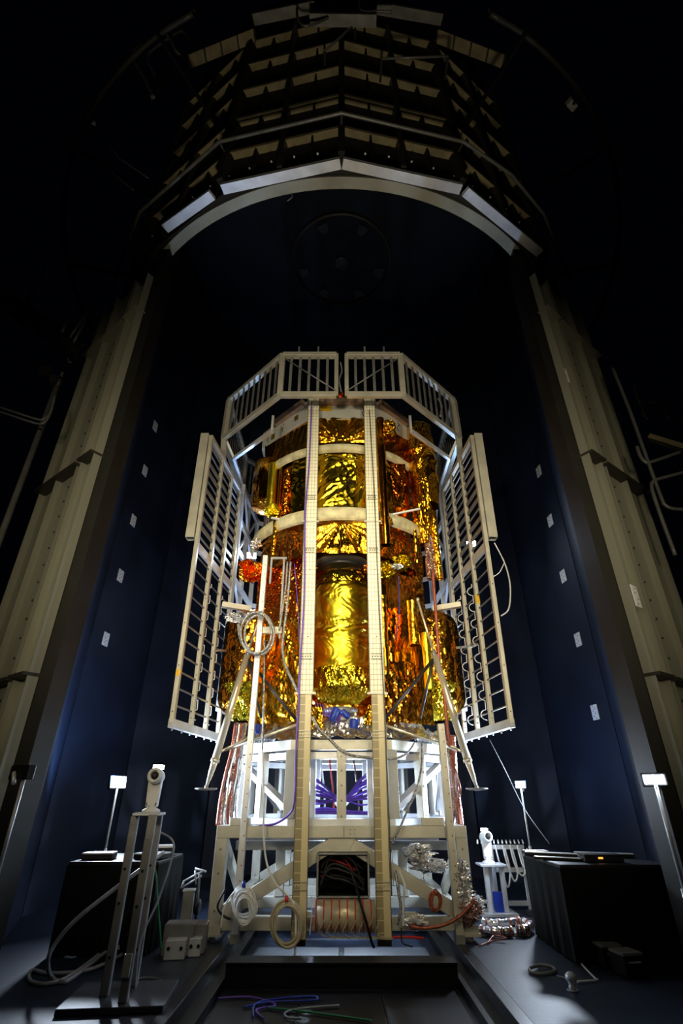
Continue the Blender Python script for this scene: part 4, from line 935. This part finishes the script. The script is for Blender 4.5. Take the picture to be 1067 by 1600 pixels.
# vertical wrapped tubes on the left and right of the upper body
def vt(name, px, y0, y1, Y, r, m, seed, f=5.0, st=(1, .25), amp=.008, prof=None):
    a, c = W(px, y0, Y), W(px, y1, Y); x = (a.x+c.x)/2
    return fpart(name, foil_drum((x, Y), r, c.z, a.z, -180, 180, .012, amp, f, seed, st, prof), m)
vt('wrapped_canister', 420, 722, 800, 5.86, .22, 'amber', 81, 3.5, (1, .3), .014, lambda t: capsule(t, .10))
vt('wrapped_tube', 425, 726, 794, 5.58, .058, 'gold', 82, 4.0, (1, .15), .004)
vt('wrapped_tube', 437, 730, 796, 5.56, .022, 'orange', 83)
vt('wrapped_tube', 447, 738, 806, 5.50, .045, 'redfoil', 84, 9.0, (1, 1))
fpart('tube_end', foil_drum((W(425, 798, 5.55).x, 5.56), .085, W(425, 806, 5.55).z, W(425, 788, 5.55).z, -180, 180, .008, .06, 12, 85, (1, 1), lambda t: .5+.5*np.sin(np.clip(t, 0, 1)*PI)), 'gold')
vt('foil_strap', 429, 805, 872, 5.42, .028, 'orange', 86, 8.0, (1, .6), .008)
vt('wrapped_boom', 598, 655, 852, 5.17, .052, 'amber', 87, 3.0, (1, .1), .003)
vt('wrapped_boom', 592, 660, 820, 5.13, .02, 'orange', 88, 5.0, (1, .1), .003)
vt('wrapped_bag', 660, 668, 792, 5.62, .19, 'orange', 89, 5.5, (1, .45), .022, lambda t: .62+.38*np.sin(np.clip(.12+t*.8, 0, 1)*PI)**.6)
fpart('bag_skirt', foil_drum((W(660, 795, 5.58).x, 5.6), .13, W(660, 850, 5.58).z, W(660, 790, 5.58).z, -180, 180, .012, .03, 7.0, 90, (1, .3), lambda t: .55+.45*t), 'orange')
sheet('red_side_blanket', W(606, 792, 5.42), W(633, 792, 5.5), W(633, 706, 5.5), W(606, 706, 5.42), .011, .012, 8.0, 91, 'redfoil', st=(1, .4))
fpart('crumpled_top_cuff', foil_drum((W(602, 670, 5.2).x+.03, 5.24), .10, W(602, 685, 5.2).z, W(602, 660, 5.2).z, -180, 180, .010, .03, 9.0, 92, (1, .6)), 'orange')
vt('foil_strap', 650, 828, 880, 5.35, .022, 'orange', 93, 8.0, (1, .5), .006)
vt('foil_strap', 681, 800, 905, 5.62, .045, 'orange', 94, 8.0, (1, .4), .016)
vt('foil_strap', 672, 840, 905, 5.60, .06, 'pinkfoil', 95, 6.0, (1, .4), .016)
for (x0, y0, x1, y1, Y) in ((613, 804, 656, 795, 5.12), (424, 809, 441, 812, 5.3)):
    b = MB(); b.beam(W(x0, y0, Y), W(x1, y1, Y+.1), .02, .02); b.build('white_rod', M['white'], sc)
for (px, py, Y, r, m, sd) in ((392, 893, 5.7, .12, 'redfoil', 1), (600, 890, 5.25, .085, 'golddk', 2), (628, 880, 5.3, .085, 'golddk', 3), (600, 815, 5.25, .07, 'orange', 4), (486, 886, 5.28, .05, 'orange', 5), (577, 888, 5.28, .06, 'redfoil', 6), (533, 618, 5.2, .04, 'redfoil', 8), (400, 850, 5.55, .06, 'silver', 7)):
    c = W(px, py, Y); fpart('crumpled_wrap', foil_drum((c.x, c.y), r, c.z-r*1.1, c.z+r*1.1, -180, 180, .010, r*.95, 1.2/r, 120+sd, (1, 1), lambda t: np.sqrt(np.clip(1-(2*t-1)**2, .04, 1))), m)
# engine parts and silver skirt below the front tank
P = foil_drum(C, 1.0, 0, 1, -110, 110, .02, 0, 3, 1); nu, nv = 220, 34
A, T = np.meshgrid(np.radians(np.linspace(-115, 115, nu)), np.linspace(0, 1, nv), indexing='ij')
R_ = .80+.41*T; H = 1.73-.24*T+.11*crumple(A*1.0, T*.5, 3.4, 200, (.8, 1.2)); P = np.stack([R_*np.sin(A), SY-R_*np.cos(A), np.maximum(H, 1.487)], -1)
fpart('silver_skirt', P, 'silver')
b = MB(); b.lathe([(.17, 0), (.18, .02), (.18, .05), (.1, .07)], (-.01, 5.62, 1.76), seg=24); b.build('engine_flange', M['alud'], sc)
b = MB(); b.lathe([(.05, 0), (.045, .1), (.06, .14)], (0, 5.5, 1.6), seg=16); b.beam((-.12, 5.46, 1.70), (.12, 5.46, 1.70), .03, .03); b.beam((-.1, 5.46, 1.60), (-.04, 5.46, 1.74), .02, .02); b.beam((.1, 5.46, 1.60), (.04, 5.46, 1.74), .02, .02); b.build('engine_bracket', M['alud'], sc)
for p, ax, r, h in (((-.10, 5.36, 1.66), (.45, 0, 1), .035, .13), ((.115, 5.33, 1.56), (.1, -.1, 1), .045, .11), ((.075, 5.42, 1.70), (-.6, 0, .6), .03, .09), ((-.83, 5.4, 1.55), (0, 0, 1), .03, .08)):
    b = MB(); b.lathe([(r*.7, 0), (r, .02), (r, h), (r*.8, h+.01)], p, ax, 16); b.build('blue_cover', M['blue'], sc)
sheet('small_front_flap', V3(-.30, 5.36, 1.52), V3(-.16, 5.34, 1.52), V3(-.2, 5.38, 1.80), V3(-.33, 5.38, 1.80), .01, .02, 6, 210, 'orange'); sheet('small_front_flap', V3(.18, 5.34, 1.52), V3(.32, 5.36, 1.52), V3(.35, 5.38, 1.82), V3(.27, 5.38, 1.82), .01, .02, 6, 211, 'orange')
b = MB()
for i in range(7): b.tube(spline([(-.28+.03*i, 5.42, 1.86-.01*i), (-.22+.02*i, 5.38, 1.74), (-.1+.01*i, 5.40, 1.72-.012*i), (.0, 5.45, 1.74)], 5), .004, 5)
b.build('harness_wire', M['purple'], sc)
# cream outrigger attachments at the body sides
for s in (-1, 1):
    b = MB(); b.beam((s*1.10, 5.85, 2.98), (s*1.42, 5.75, 3.0), .07, .06); b.build('side_arm', M['alu'], sc)
# ================================================================ OUTRIGGER LEGS
def leg(s, lab, px):
    f = lambda x, y, Y=5.45: W(x if s < 0 else px(x), y, Y)
    foot = f(322, 1233); t = thing('outrigger_leg', foot, lab, 'support leg', 'polished outrigger legs with pads')
    top, kn, ank = f(386, 1024), f(336, 1188), f(323, 1228)
    b = MB(); b.tube([top, kn], .036, 16); b.lathe([(.043, -.015), (.043, .015)], kn, (top-kn), 16); b.build('upper_tube', M['rod'], t)
    b = MB(); b.tube([kn, kn.lerp(ank, .15), ank], [.031, .031, .014], 14); b.build('lower_tube', M['rod'], t)
    b = MB(); b.lathe([(.10, .02), (.106, .012), (.07, 0), (.001, -.002)][::-1], foot-Vector((0, 0, .01)), seg=32); b.lathe([(.02, 0), (.016, .03)], foot, seg=12); b.build('foot_pad', M['alud'], t)
    b = MB(); b.tube([f(352, 1172), f(465, 1132, 5.22)], .014, 10); b.build('stay_rod', M['rod'], t)
    b = MB(); b.tube([f(346, 1174), f(400, 1146, 5.75)], .012, 10); b.build('stay_rod', M['rod'], t)
    b = MB(); b.tube([f(388, 1030), f(462, 1124, 5.28)], .017, 10); b.build('dark_stay', M['darkrod'], t)
    b = MB(); b.tube([f(388, 1030), f(408, 1122, 5.6)], .015, 10); b.build('dark_stay', M['darkrod'], t)
    b = MB(); b.lathe([(.02, 0), (.03, .02), (.03, .05), (.015, .07)], top-Vector((0, 0, .02)), (top-kn), 12); b.build('joint', M['alud'], t)
    b = MB(); b.tube([top, f(412, 945) if s < 0 else W(653, 940, 5.4)], .012, 8); b.lathe([(.016, 0), (.018, .04)], f(412, 945) if s < 0 else W(653, 940, 5.4), (0, 0, 1), 10); b.build('tip_rod', M['rod'], t)
    return t
leg(-1, 'polished tubular leg with flat pad hanging at the left of the pedestal', None)
leg(1, 'polished tubular leg with flat pad hanging at the right of the pedestal', lambda x: 679+(386-x)*1.03)
# ================================================================ CABLES AROUND THE SPACECRAFT
yc = PL.y-.12
def oval(cx, cy, rx, ry, Y, n=28, dz=0.0, ph=0): return [W(cx+rx*math.cos(2*PI*k/n+ph), cy+ry*math.sin(2*PI*k/n+ph), Y+dz*k/n) for k in range(n)]
t = thing('foil_cable_coil', W(402, 1020, yc), 'coil of foil wrapped cable hung on the tall left pole', 'cable coil')
for i, (dx, dy, rx, ry) in enumerate(((0, 0, 26, 33), (3, 2, 23, 31), (-2, -1, 24, 32))):
    b = MB(); b.tube(oval(402+dx, 990+dy, rx, ry, yc-.02*i), .012, 7, True, smooth=False); b.build('turn', M['braid'], t)
b = MB(); b.tube(spline([W(368, 966, yc), W(380, 968, yc), (W(395, 960, yc)), W(412, 956, yc)], 6), .016, smooth=False); b.tube(spline([W(372, 975, yc), W(376, 1000, yc), W(390, 1018, yc)], 6), .014, smooth=False); b.build('tail', M['braid'], t)
rope([W(449, 878, 5.1), W(446, 920, 5.1), W(440, 960, 5.1), W(436, 985, 5.1)], .011, 'braid', 'foil_conduit', 'foil wrapped conduit left of the left strip, shorter and nearer to the pole', 'conduit', seg=7)
rope([W(454, 878, 5.1), W(449, 940, 5.1), W(443, 990, 5.1), W(441, 1012, 5.1), W(446, 1040, 5.1), W(458, 1066, 5.1), W(467, 1084, 5.1)], .013, 'braid', 'foil_conduit', 'foil wrapped conduit left of the left strip, longer and bending to it', 'conduit', seg=7)
rope([W(413, 1000, 5.05), W(412, 1100, 5.05), W(410, 1170, 5.05)], .010, 'braid', 'braided_cable', 'braided silver cable running down beside the tall left pole', 'cable')
rope([W(410, 1170, 5.05), W(412, 1240, 5.05), W(412, 1300, 5.05), W(416, 1345, 5.05), W(430, 1380, 5.0), W(452, 1402, 4.95), W(461, 1420, 4.95), W(462, 1460, 4.95), W(460, 1500, 4.96)], .009, 'cablew', 'grey_cable', 'pale grey cable dropping from the braided one to the beige coil', 'cable')
rope([W(488, 1120, 5.0), W(498, 1138, 5.0), W(515, 1155, 5.0), W(532, 1172, 5.0), W(552, 1181, 5.0), W(582, 1184, 5.03)], .012, 'braid', 'braided_cable', 'thick braided cable sagging between the two gridded strips', 'cable')
rope([W(606, 1186, 5.05), W(622, 1184, 5.05), W(638, 1175, 5.08), W(648, 1160, 5.15)], .010, 'braid', 'braided_cable', 'braided cable rising to the right of the right gridded strip', 'cable')
rope([W(659, 1160, 5.12), W(659, 1190, 5.08), W(653, 1225, 5.08), W(638, 1262, 5.08), W(622, 1300, 5.08), W(612, 1320, 5.08)], .009, 'braid', 'braided_cable', 'long braided cable slanting across the right face of the pedestal', 'cable')
rope([W(676, 890, 5.45), W(681, 960, 5.45), W(687, 1040, 5.45), W(695, 1100, 5.45), W(702, 1168, 5.45)], .018, 'rust', 'rust_sleeve_cable', 'rust red sleeved cable running down the right of the body', 'cable')
rope([W(622, 900, 5.2), W(624, 950, 5.2), W(618, 1000, 5.2)], .004, 'blue', 'blue_wire', 'thin blue wire hanging over the dark right blanket', 'wire')
rope([W(460, 880, 5.3), W(466, 960, 5.25), W(470, 1060, 5.2)], .004, 'purple', 'purple_wire', 'thin purple wire beside the left gridded strip', 'wire')
def bundle(lab, paths, ms, r, loc):
    t = thing('cable_bundle', loc, lab, 'cable bundle', 'foil and rust cable bundles beside the pedestal')
    for i, p in enumerate(paths): b = MB(); b.tube(spline(p, 8), r*(1+.2*(i % 3)), 6, smooth=(i % 2 == 0)); b.build('strand', M[ms[i % len(ms)]], t)
rb = []
for i in range(7): x = 696+i*3.2; rb.append([W(x-6, 1150, 5.6), W(x-3, 1185+3*i, 5.58-.02*i), W(x+(4 if i % 2 else -1), 1230, 5.55-.02*i), W(x+4, 1262, 5.5), W(x+(7 if i > 3 else 0), 1290, 5.45)])
bundle('thick bundle of pinkish foil cables hanging at the right of the pedestal', rb, ('pinkfoil', 'rust', 'pinkfoil', 'silver'), .019, W(706, 1290, 5.45))
lb = []
for i in range(6): x = 352+i*3.2; lb.append([W(x+16, 1130, 5.7), W(x+10, 1170, 5.65), W(x+(6 if i % 2 else 0), 1210, 5.6), W(x-(8-1.5*i), 1250, 5.55), W(x-(13-2.4*i), 1290, 5.45)])
bundle('bundle of foil and rust cables hanging at the left of the pedestal', lb, ('rust', 'pinkfoil', 'silver'), .014, W(352, 1290, 5.45))
# coils on the front of the base frame
def coil(name, lab, cx, cy, rx, ry, Y, turns, r, m, spread, tie, sd):
    t = thing(name, W(cx, cy+ry, Y), lab, 'cable coil'); R = random.Random(sd)
    for i in range(turns):
        k = i/max(1, turns-1); b = MB()
        b.tube(oval(cx+R.uniform(-2, 2), cy+spread*k+R.uniform(-1, 1), rx*(1-.30*k*R.random())-R.uniform(0, 5), ry*(.72+.28*R.random()), Y-.008*i, 28), r, 6, True); b.build('turn', M[m], t)
    b = MB(); c = W(cx, cy-ry+2, Y-.03); b.lathe([(.022, -.012), (.024, 0), (.022, .012)], c, (1, 0, .2), 10); b.build('tie', M[tie], t); return t
coil('white_cable_coil', 'coil of translucent white tubing hung on the left of the base frame', 381, 1407, 20, 27, 5.04, 13, .0065, 'cablew', 18, 'blue', 3)
coil('beige_cable_coil', 'coil of thick beige cable hung in front of the left gridded strip', 448, 1441, 28, 38, 4.98, 7, .010, 'cableb', 6, 'red', 5)
coil('rust_cable_coil', 'small coil of rust red cable hung on the right of the base frame', 681, 1408, 12, 16, 5.06, 5, .010, 'rust', 1, 'rust', 8)
rope([W(345, 1450, 5.02), W(350, 1420, 5.02), W(362, 1398, 5.02), W(378, 1386, 5.02)], .006, 'cablew', 'white_tube_end', 'loose end of the white tubing left of its coil', 'cable')
rope([W(352, 1390, 5.08), W(340, 1415, 5.06), W(348, 1430, 5.06), W(360, 1436, 5.06)], .009, 'black', 'black_cable', 'black cable loop beside the white tubing coil', 'cable')
rope([W(640, 1446, 5.05), W(660, 1450, 5.05), W(690, 1446, 5.05), W(715, 1434, 5.05), W(735, 1415, 5.08), W(740, 1405, 5.1)], .013, 'rust', 'rust_sleeve_cable', 'rust red sleeved cable draped along the right bottom beam', 'cable')
rope([W(617, 1360, 5.1), W(622, 1390, 5.06), W(626, 1420, 5.06), W(620, 1445, 5.06)], .012, 'braid', 'braided_cable', 'braided cable hanging beside the foot of the right gridded strip, nearer to it', 'cable')
rope([W(624, 1360, 5.1), W(632, 1385, 5.06), (W(630, 1412, 5.06)), W(630, 1447, 5.06)], .009, 'cablew', 'white_cable', 'white cable hanging beside the foot of the right gridded strip, further from it', 'cable')
rope([W(484, 1462, 5.0), W(487, 1420, 5.0), W(500, 1408, 5.0) if False else W(486, 1400, 5.05)], .004, 'cablew', 'white_wire', 'thin white wire between the beige coil and the wrapped roll', 'wire')
rope([W(600, 1466, 5.1), W(630, 1464, 5.05), W(662, 1466, 5.1)], .010, 'red', 'red_cable', 'red cable lying under the right bottom beam', 'cable')
rope([W(627, 1450, 5.0), W(628, 1472, 4.98), W(640, 1478, 4.97), W(645, 1479, 4.97)], .005, 'black', 'black_wire', 'thin black wire with a pale end hanging below the right strip', 'wire')
# wrapped roll with red straps
c0, c1 = W(493, 1431, 5.06), W(586, 1431, 5.06); rr = .105
t = thing('wrapped_roll', (0, 5.06, c0.z-rr), 'tan wrapped roll with red straps under the black box', 'roll')
b = MB(); b.cyl(c0, c1, rr, 40); b.build('roll', M['tan'], t)
for i in range(8):
    p = c0.lerp(c1, (i*12.2+.8)/93); b = MB(); b.lathe([(rr+.004, -.005), (rr+.007, 0), (rr+.004, .005)], p, (1, 0, 0), 32); b.build('red_strap', M['red'], t)
for i in range(8):
    x = c0.x+.05+i*.062; z = c0.z; b = MB(); b.tube(spline([(x+.03, 5.06-rr*.97, z+.02), (x+.01, 5.06-rr*1.05, z-.03), (x-.02, 5.06-rr*.9, z-.085), (x+.02, 5.0, z-.115), (x+.12, 5.0, z-.13)], 6), .0045, 5); b.build('lead_wire', M['cableb'], t)
# black box full of cables
bx0, bx1 = W(497, 1333, 5.2), W(576, 1400, 5.2); zt_, zb_ = bx0.z, bx1.z
t = thing('cable_box', ((bx0.x+bx1.x)/2, 5.3, zb_), 'open black box stuffed with black and red cables', 'cable box')
x0, x1 = bx0.x, bx1.x; b = MB(); y1 = 5.62
b.span((x0, y1-.01, zb_), (x1, y1, zt_)); b.span((x0, 5.16, zb_-.03), (x1, y1, zb_)); b.span((x0, 5.16, zt_), (x1, y1, zt_+.012)); b.span((x0-.01, 5.16, zb_), (x0, y1, zt_)); b.span((x1, 5.16, zb_), (x1+.01, y1, zt_)); b.build('shell', M['black'], t)
b = MB()
for p, q in (((x0, zt_), (x1, zt_)), ((x0, zb_), (x1, zb_)), ((x0, zb_), (x0, zt_)), ((x1, zb_), (x1, zt_))): b.beam((p[0], 5.155, p[1]), (q[0], 5.155, q[1]), .014, .014)
b.build('rim', M['alud'], t)
R = random.Random(4); xm, w_, h_ = (x0+x1)/2, x1-x0, zt_-zb_
for i in range(26):
    m = 'red' if i in (3, 11, 17) else 'black'; b = MB(); y = R.uniform(5.2, 5.5); a = R.uniform(.3, .95)
    b.tube(spline([(x0+.02, y, zb_+h_*R.uniform(.05, .7)), (x0+w_*.25, y+.02, zb_+h_*a), (xm+w_*R.uniform(0, .2), y, zb_+h_*a*R.uniform(.75, 1)), (x1-.03, y+.01, zb_+h_*R.uniform(.05, .6))], 6), .008 if m == 'red' else R.uniform(.007, .013), 6); b.build('cable', M[m], t)
rope([W(548, 1362, 5.14), W(556, 1385, 5.1), W(563, 1410, 4.92), W(572, 1440, 4.90), W(580, 1470, 4.92), W(584, 1480, 4.95)], .011, 'black', 'black_cable', 'thick black cable hanging out of the cable box over the wrapped roll', 'cable')
b = MB(); b.box(W(472, 1427, 5.1), (.16, .04, .03)); tag(b.build('pale_bar', M['alu']), 'short pale bar behind the beige coil, touching the wrapped roll', 'bar')
b = MB(); b.box(W(641, 1428, 5.1), (.09, .03, .025)); tag(b.build('pale_bar', M['alu']), 'short pale bar just right of the foot of the right strip', 'bar')
# crumpled foil bunches on the base frame
def wad(px, py, Y, rx, rz, m, lab, sd):
    c = W(px, py, Y); nu, nv = 64, 44; A, T = np.meshgrid(np.linspace(0, 2*PI, nu, endpoint=False), np.linspace(.02, .98, nv), indexing='ij')
    q = np.sin(T*PI); k = 1+1.5*crumple(A*rx, T*rz*2, 2.6/max(rx, .05), sd)
    P = np.stack([c.x+rx*q*np.cos(A)*k, c.y+rx*.7*q*np.sin(A)*k, c.z-rz*np.cos(T*PI)*(.8+.2*k)], -1); b = MB(); b.grid(P, True); return tag(b.build('foil_bunch', M[m]), lab, 'foil bunch')
wad(725, 1385, 5.12, .05, .17, 'silver', 'tall bunch of crumpled silver foil beside the right pole', 301)
wad(728, 1420, 5.14, .07, .11, 'pinkfoil', 'lower bunch of reddish crumpled foil at the right leg', 302)
wad(652, 1332, 5.3, .09, .06, 'silver', 'bunch of crumpled foil above the right brace', 303)
wad(672, 1352, 5.34, .12, .05, 'silver', 'bunch of crumpled foil lying on the right brace', 304)
wad(648, 1440, 5.1, .06, .05, 'silver', 'small foil bunch on the right bottom beam', 305)
wad(742, 1415, 5.3, .06, .07, 'silver', 'foil bunch bulging outside the right leg of the base frame', 306)
wad(372, 965, 5.35, .10, .05, 'silver', 'flat crumpled foil bunch at the inner edge of the left heater panel', 307)
wad(620, 885, 5.18, .04, .03, 'silver', 'tiny foil bunch right of the right strip below the lower white band', 308)
# ================================================================ LIGHT AND CAMERA
def area(name, p, target, size, power, col, spread=180):
    L = bpy.data.lights.new(name, 'AREA'); L.shape = 'DISK'; L.size = size; L.energy = power; L.color = col; L.spread = math.radians(spread)
    o = bpy.data.objects.new(name, L); COL.objects.link(o); o.location = p; o.rotation_euler = (Vector(target)-Vector(p)).to_track_quat('-Z', 'Y').to_euler(); return o
def spot(name, p, target, ang, power, col, r=.15, blend=.6):
    L = bpy.data.lights.new(name, 'SPOT'); L.energy = power; L.color = col; L.spot_size = math.radians(ang); L.spot_blend = blend; L.shadow_soft_size = r
    o = bpy.data.objects.new(name, L); COL.objects.link(o); o.location = p; o.rotation_euler = (Vector(target)-Vector(p)).to_track_quat('-Z', 'Y').to_euler(); return o
WARM = (1.0, .86, .58); COOL = (.62, .78, 1.0)
# warm hall work lights in front of the door, then added foil fills
spot('hall_spot', (-1.7, -1.8, 2.4), (-.5, 5.6, 3.75), 64, 640, WARM, .3, 1.0)
spot('hall_spot', (1.9, -1.6, 2.2), (.5, 5.6, 3.75), 64, 540, WARM, .3, 1.0)
spot('hall_spot', (-.9, -1.2, 1.9), (0, 5.1, 3.1), 36, 760, WARM, .25, 1.0)
spot('hall_spot', (0, 1.2, .4), (0, 3.0, 8.8), 48, 400, WARM, .2, .8)
area('foil_fill', (.1, .2, 5.0), (0, 5.5, 2.6), 2.1, 22, WARM, 62)  # unseen soft lights added for broad reflections and glints in the foil
area('foil_fill', (-2.4, 0, 3.4), (-.5, 5.4, 2.6), 1.0, 5, WARM, 60)
area('foil_fill', (2.6, 0, 3.0), (.5, 5.4, 2.6), 1.0, 5, WARM, 60)
# cool fill lights added around the pedestal, then floods on the lattice frames
for s in (-1, 1):
    area('pedestal_fill', (s*2.2, 5.7, 1.3), (0, 6.3, 1.1), .25, 60, COOL, 110)  # added light without a fixture, brightens the pedestal
    area('pedestal_fill', (s*.2, 7.9, 1.2), (0, 6.3, 1.2), .25, 16, COOL, 120)
FL = [(-1, W(393, 868, 6.75), 'bright LED flood lamp behind the left heater panel'), (1, W(736, 850, 6.9), 'bright LED flood lamp behind the right heater panel')]
for s, p, lab in FL:
    t = thing('flood_lamp', p, lab, 'flood lamp', 'flood lamps on the lattice frames')
    f = Vector((-s*.15, -1, -.35)).normalized()
    b = MB(); b.beam(p-f*.06, p, .16, .11); b.build('housing', M['black'], t, bevel=.004); b = MB(); b.beam(p, p+f*.006, .13, .085); b.build('diffuser', M['led'], t)
    b = MB(); b.beam(p-f*.06, Vector((s*1.46, 6.95, p.z)), .03, .03); b.build('bracket', M['alud'], t)
    area('flood_beam', p+f*.02, p+f, .12, 8, COOL)
    area('cage_fill', (s*.9, 7.4, 3.2), (s*1.6, 5.8, 4.4), .2, 9, COOL)  # unseen cool light added to brighten the cage and side panels
def point(name, p, power, col, r=.05):
    L = bpy.data.lights.new(name, 'POINT'); L.energy = power; L.color = col; L.shadow_soft_size = r
    o = bpy.data.objects.new(name, L); COL.objects.link(o); o.location = p
BLUE = (.25, .5, 1.0)
spot('lamp_glow', W(185, 1215, 5.8), (-3.1, 6.1, 2.3), 150, 60, BLUE, .05, .6); spot('lamp_glow', W(815, 1216, 6.2), (3.1, 6.8, 2.3), 150, 26, BLUE, .05, .6)
spot('flood_spill', W(393, 860, 6.7), (-2.0, 3.5, 7.1), 44, 90, BLUE, .06, .8); spot('flood_spill', W(736, 842, 6.85), (1.6, 3.2, 7.1), 44, 45, BLUE, .06, .8)
w = bpy.data.worlds.new('hall'); SC.world = w; w.use_nodes = True
w.node_tree.nodes['Background'].inputs['Color'].default_value = (.35, .5, 1.0, 1); w.node_tree.nodes['Background'].inputs['Strength'].default_value = .0008
cam = bpy.data.cameras.new('camera'); cam.sensor_fit = 'VERTICAL'; cam.sensor_height = 36.0; cam.sensor_width = 24.0; cam.lens = FPX/1600*36.0; cam.clip_start = .05
co = bpy.data.objects.new('camera', cam); COL.objects.link(co); co.location = (0, 0, EYE); co.rotation_euler = (PI/2+TILT, 0, 0); SC.camera = co
vs = SC.view_settings; vs.view_transform = 'Standard'; vs.look = 'None'; vs.gamma = 1.0; vs.exposure = 0.0; vs.use_curve_mapping = False
SC.cycles.use_denoising = True; SC.cycles.max_bounces = 8; SC.cycles.glossy_bounces = 5; SC.cycles.sample_clamp_indirect = 8.0
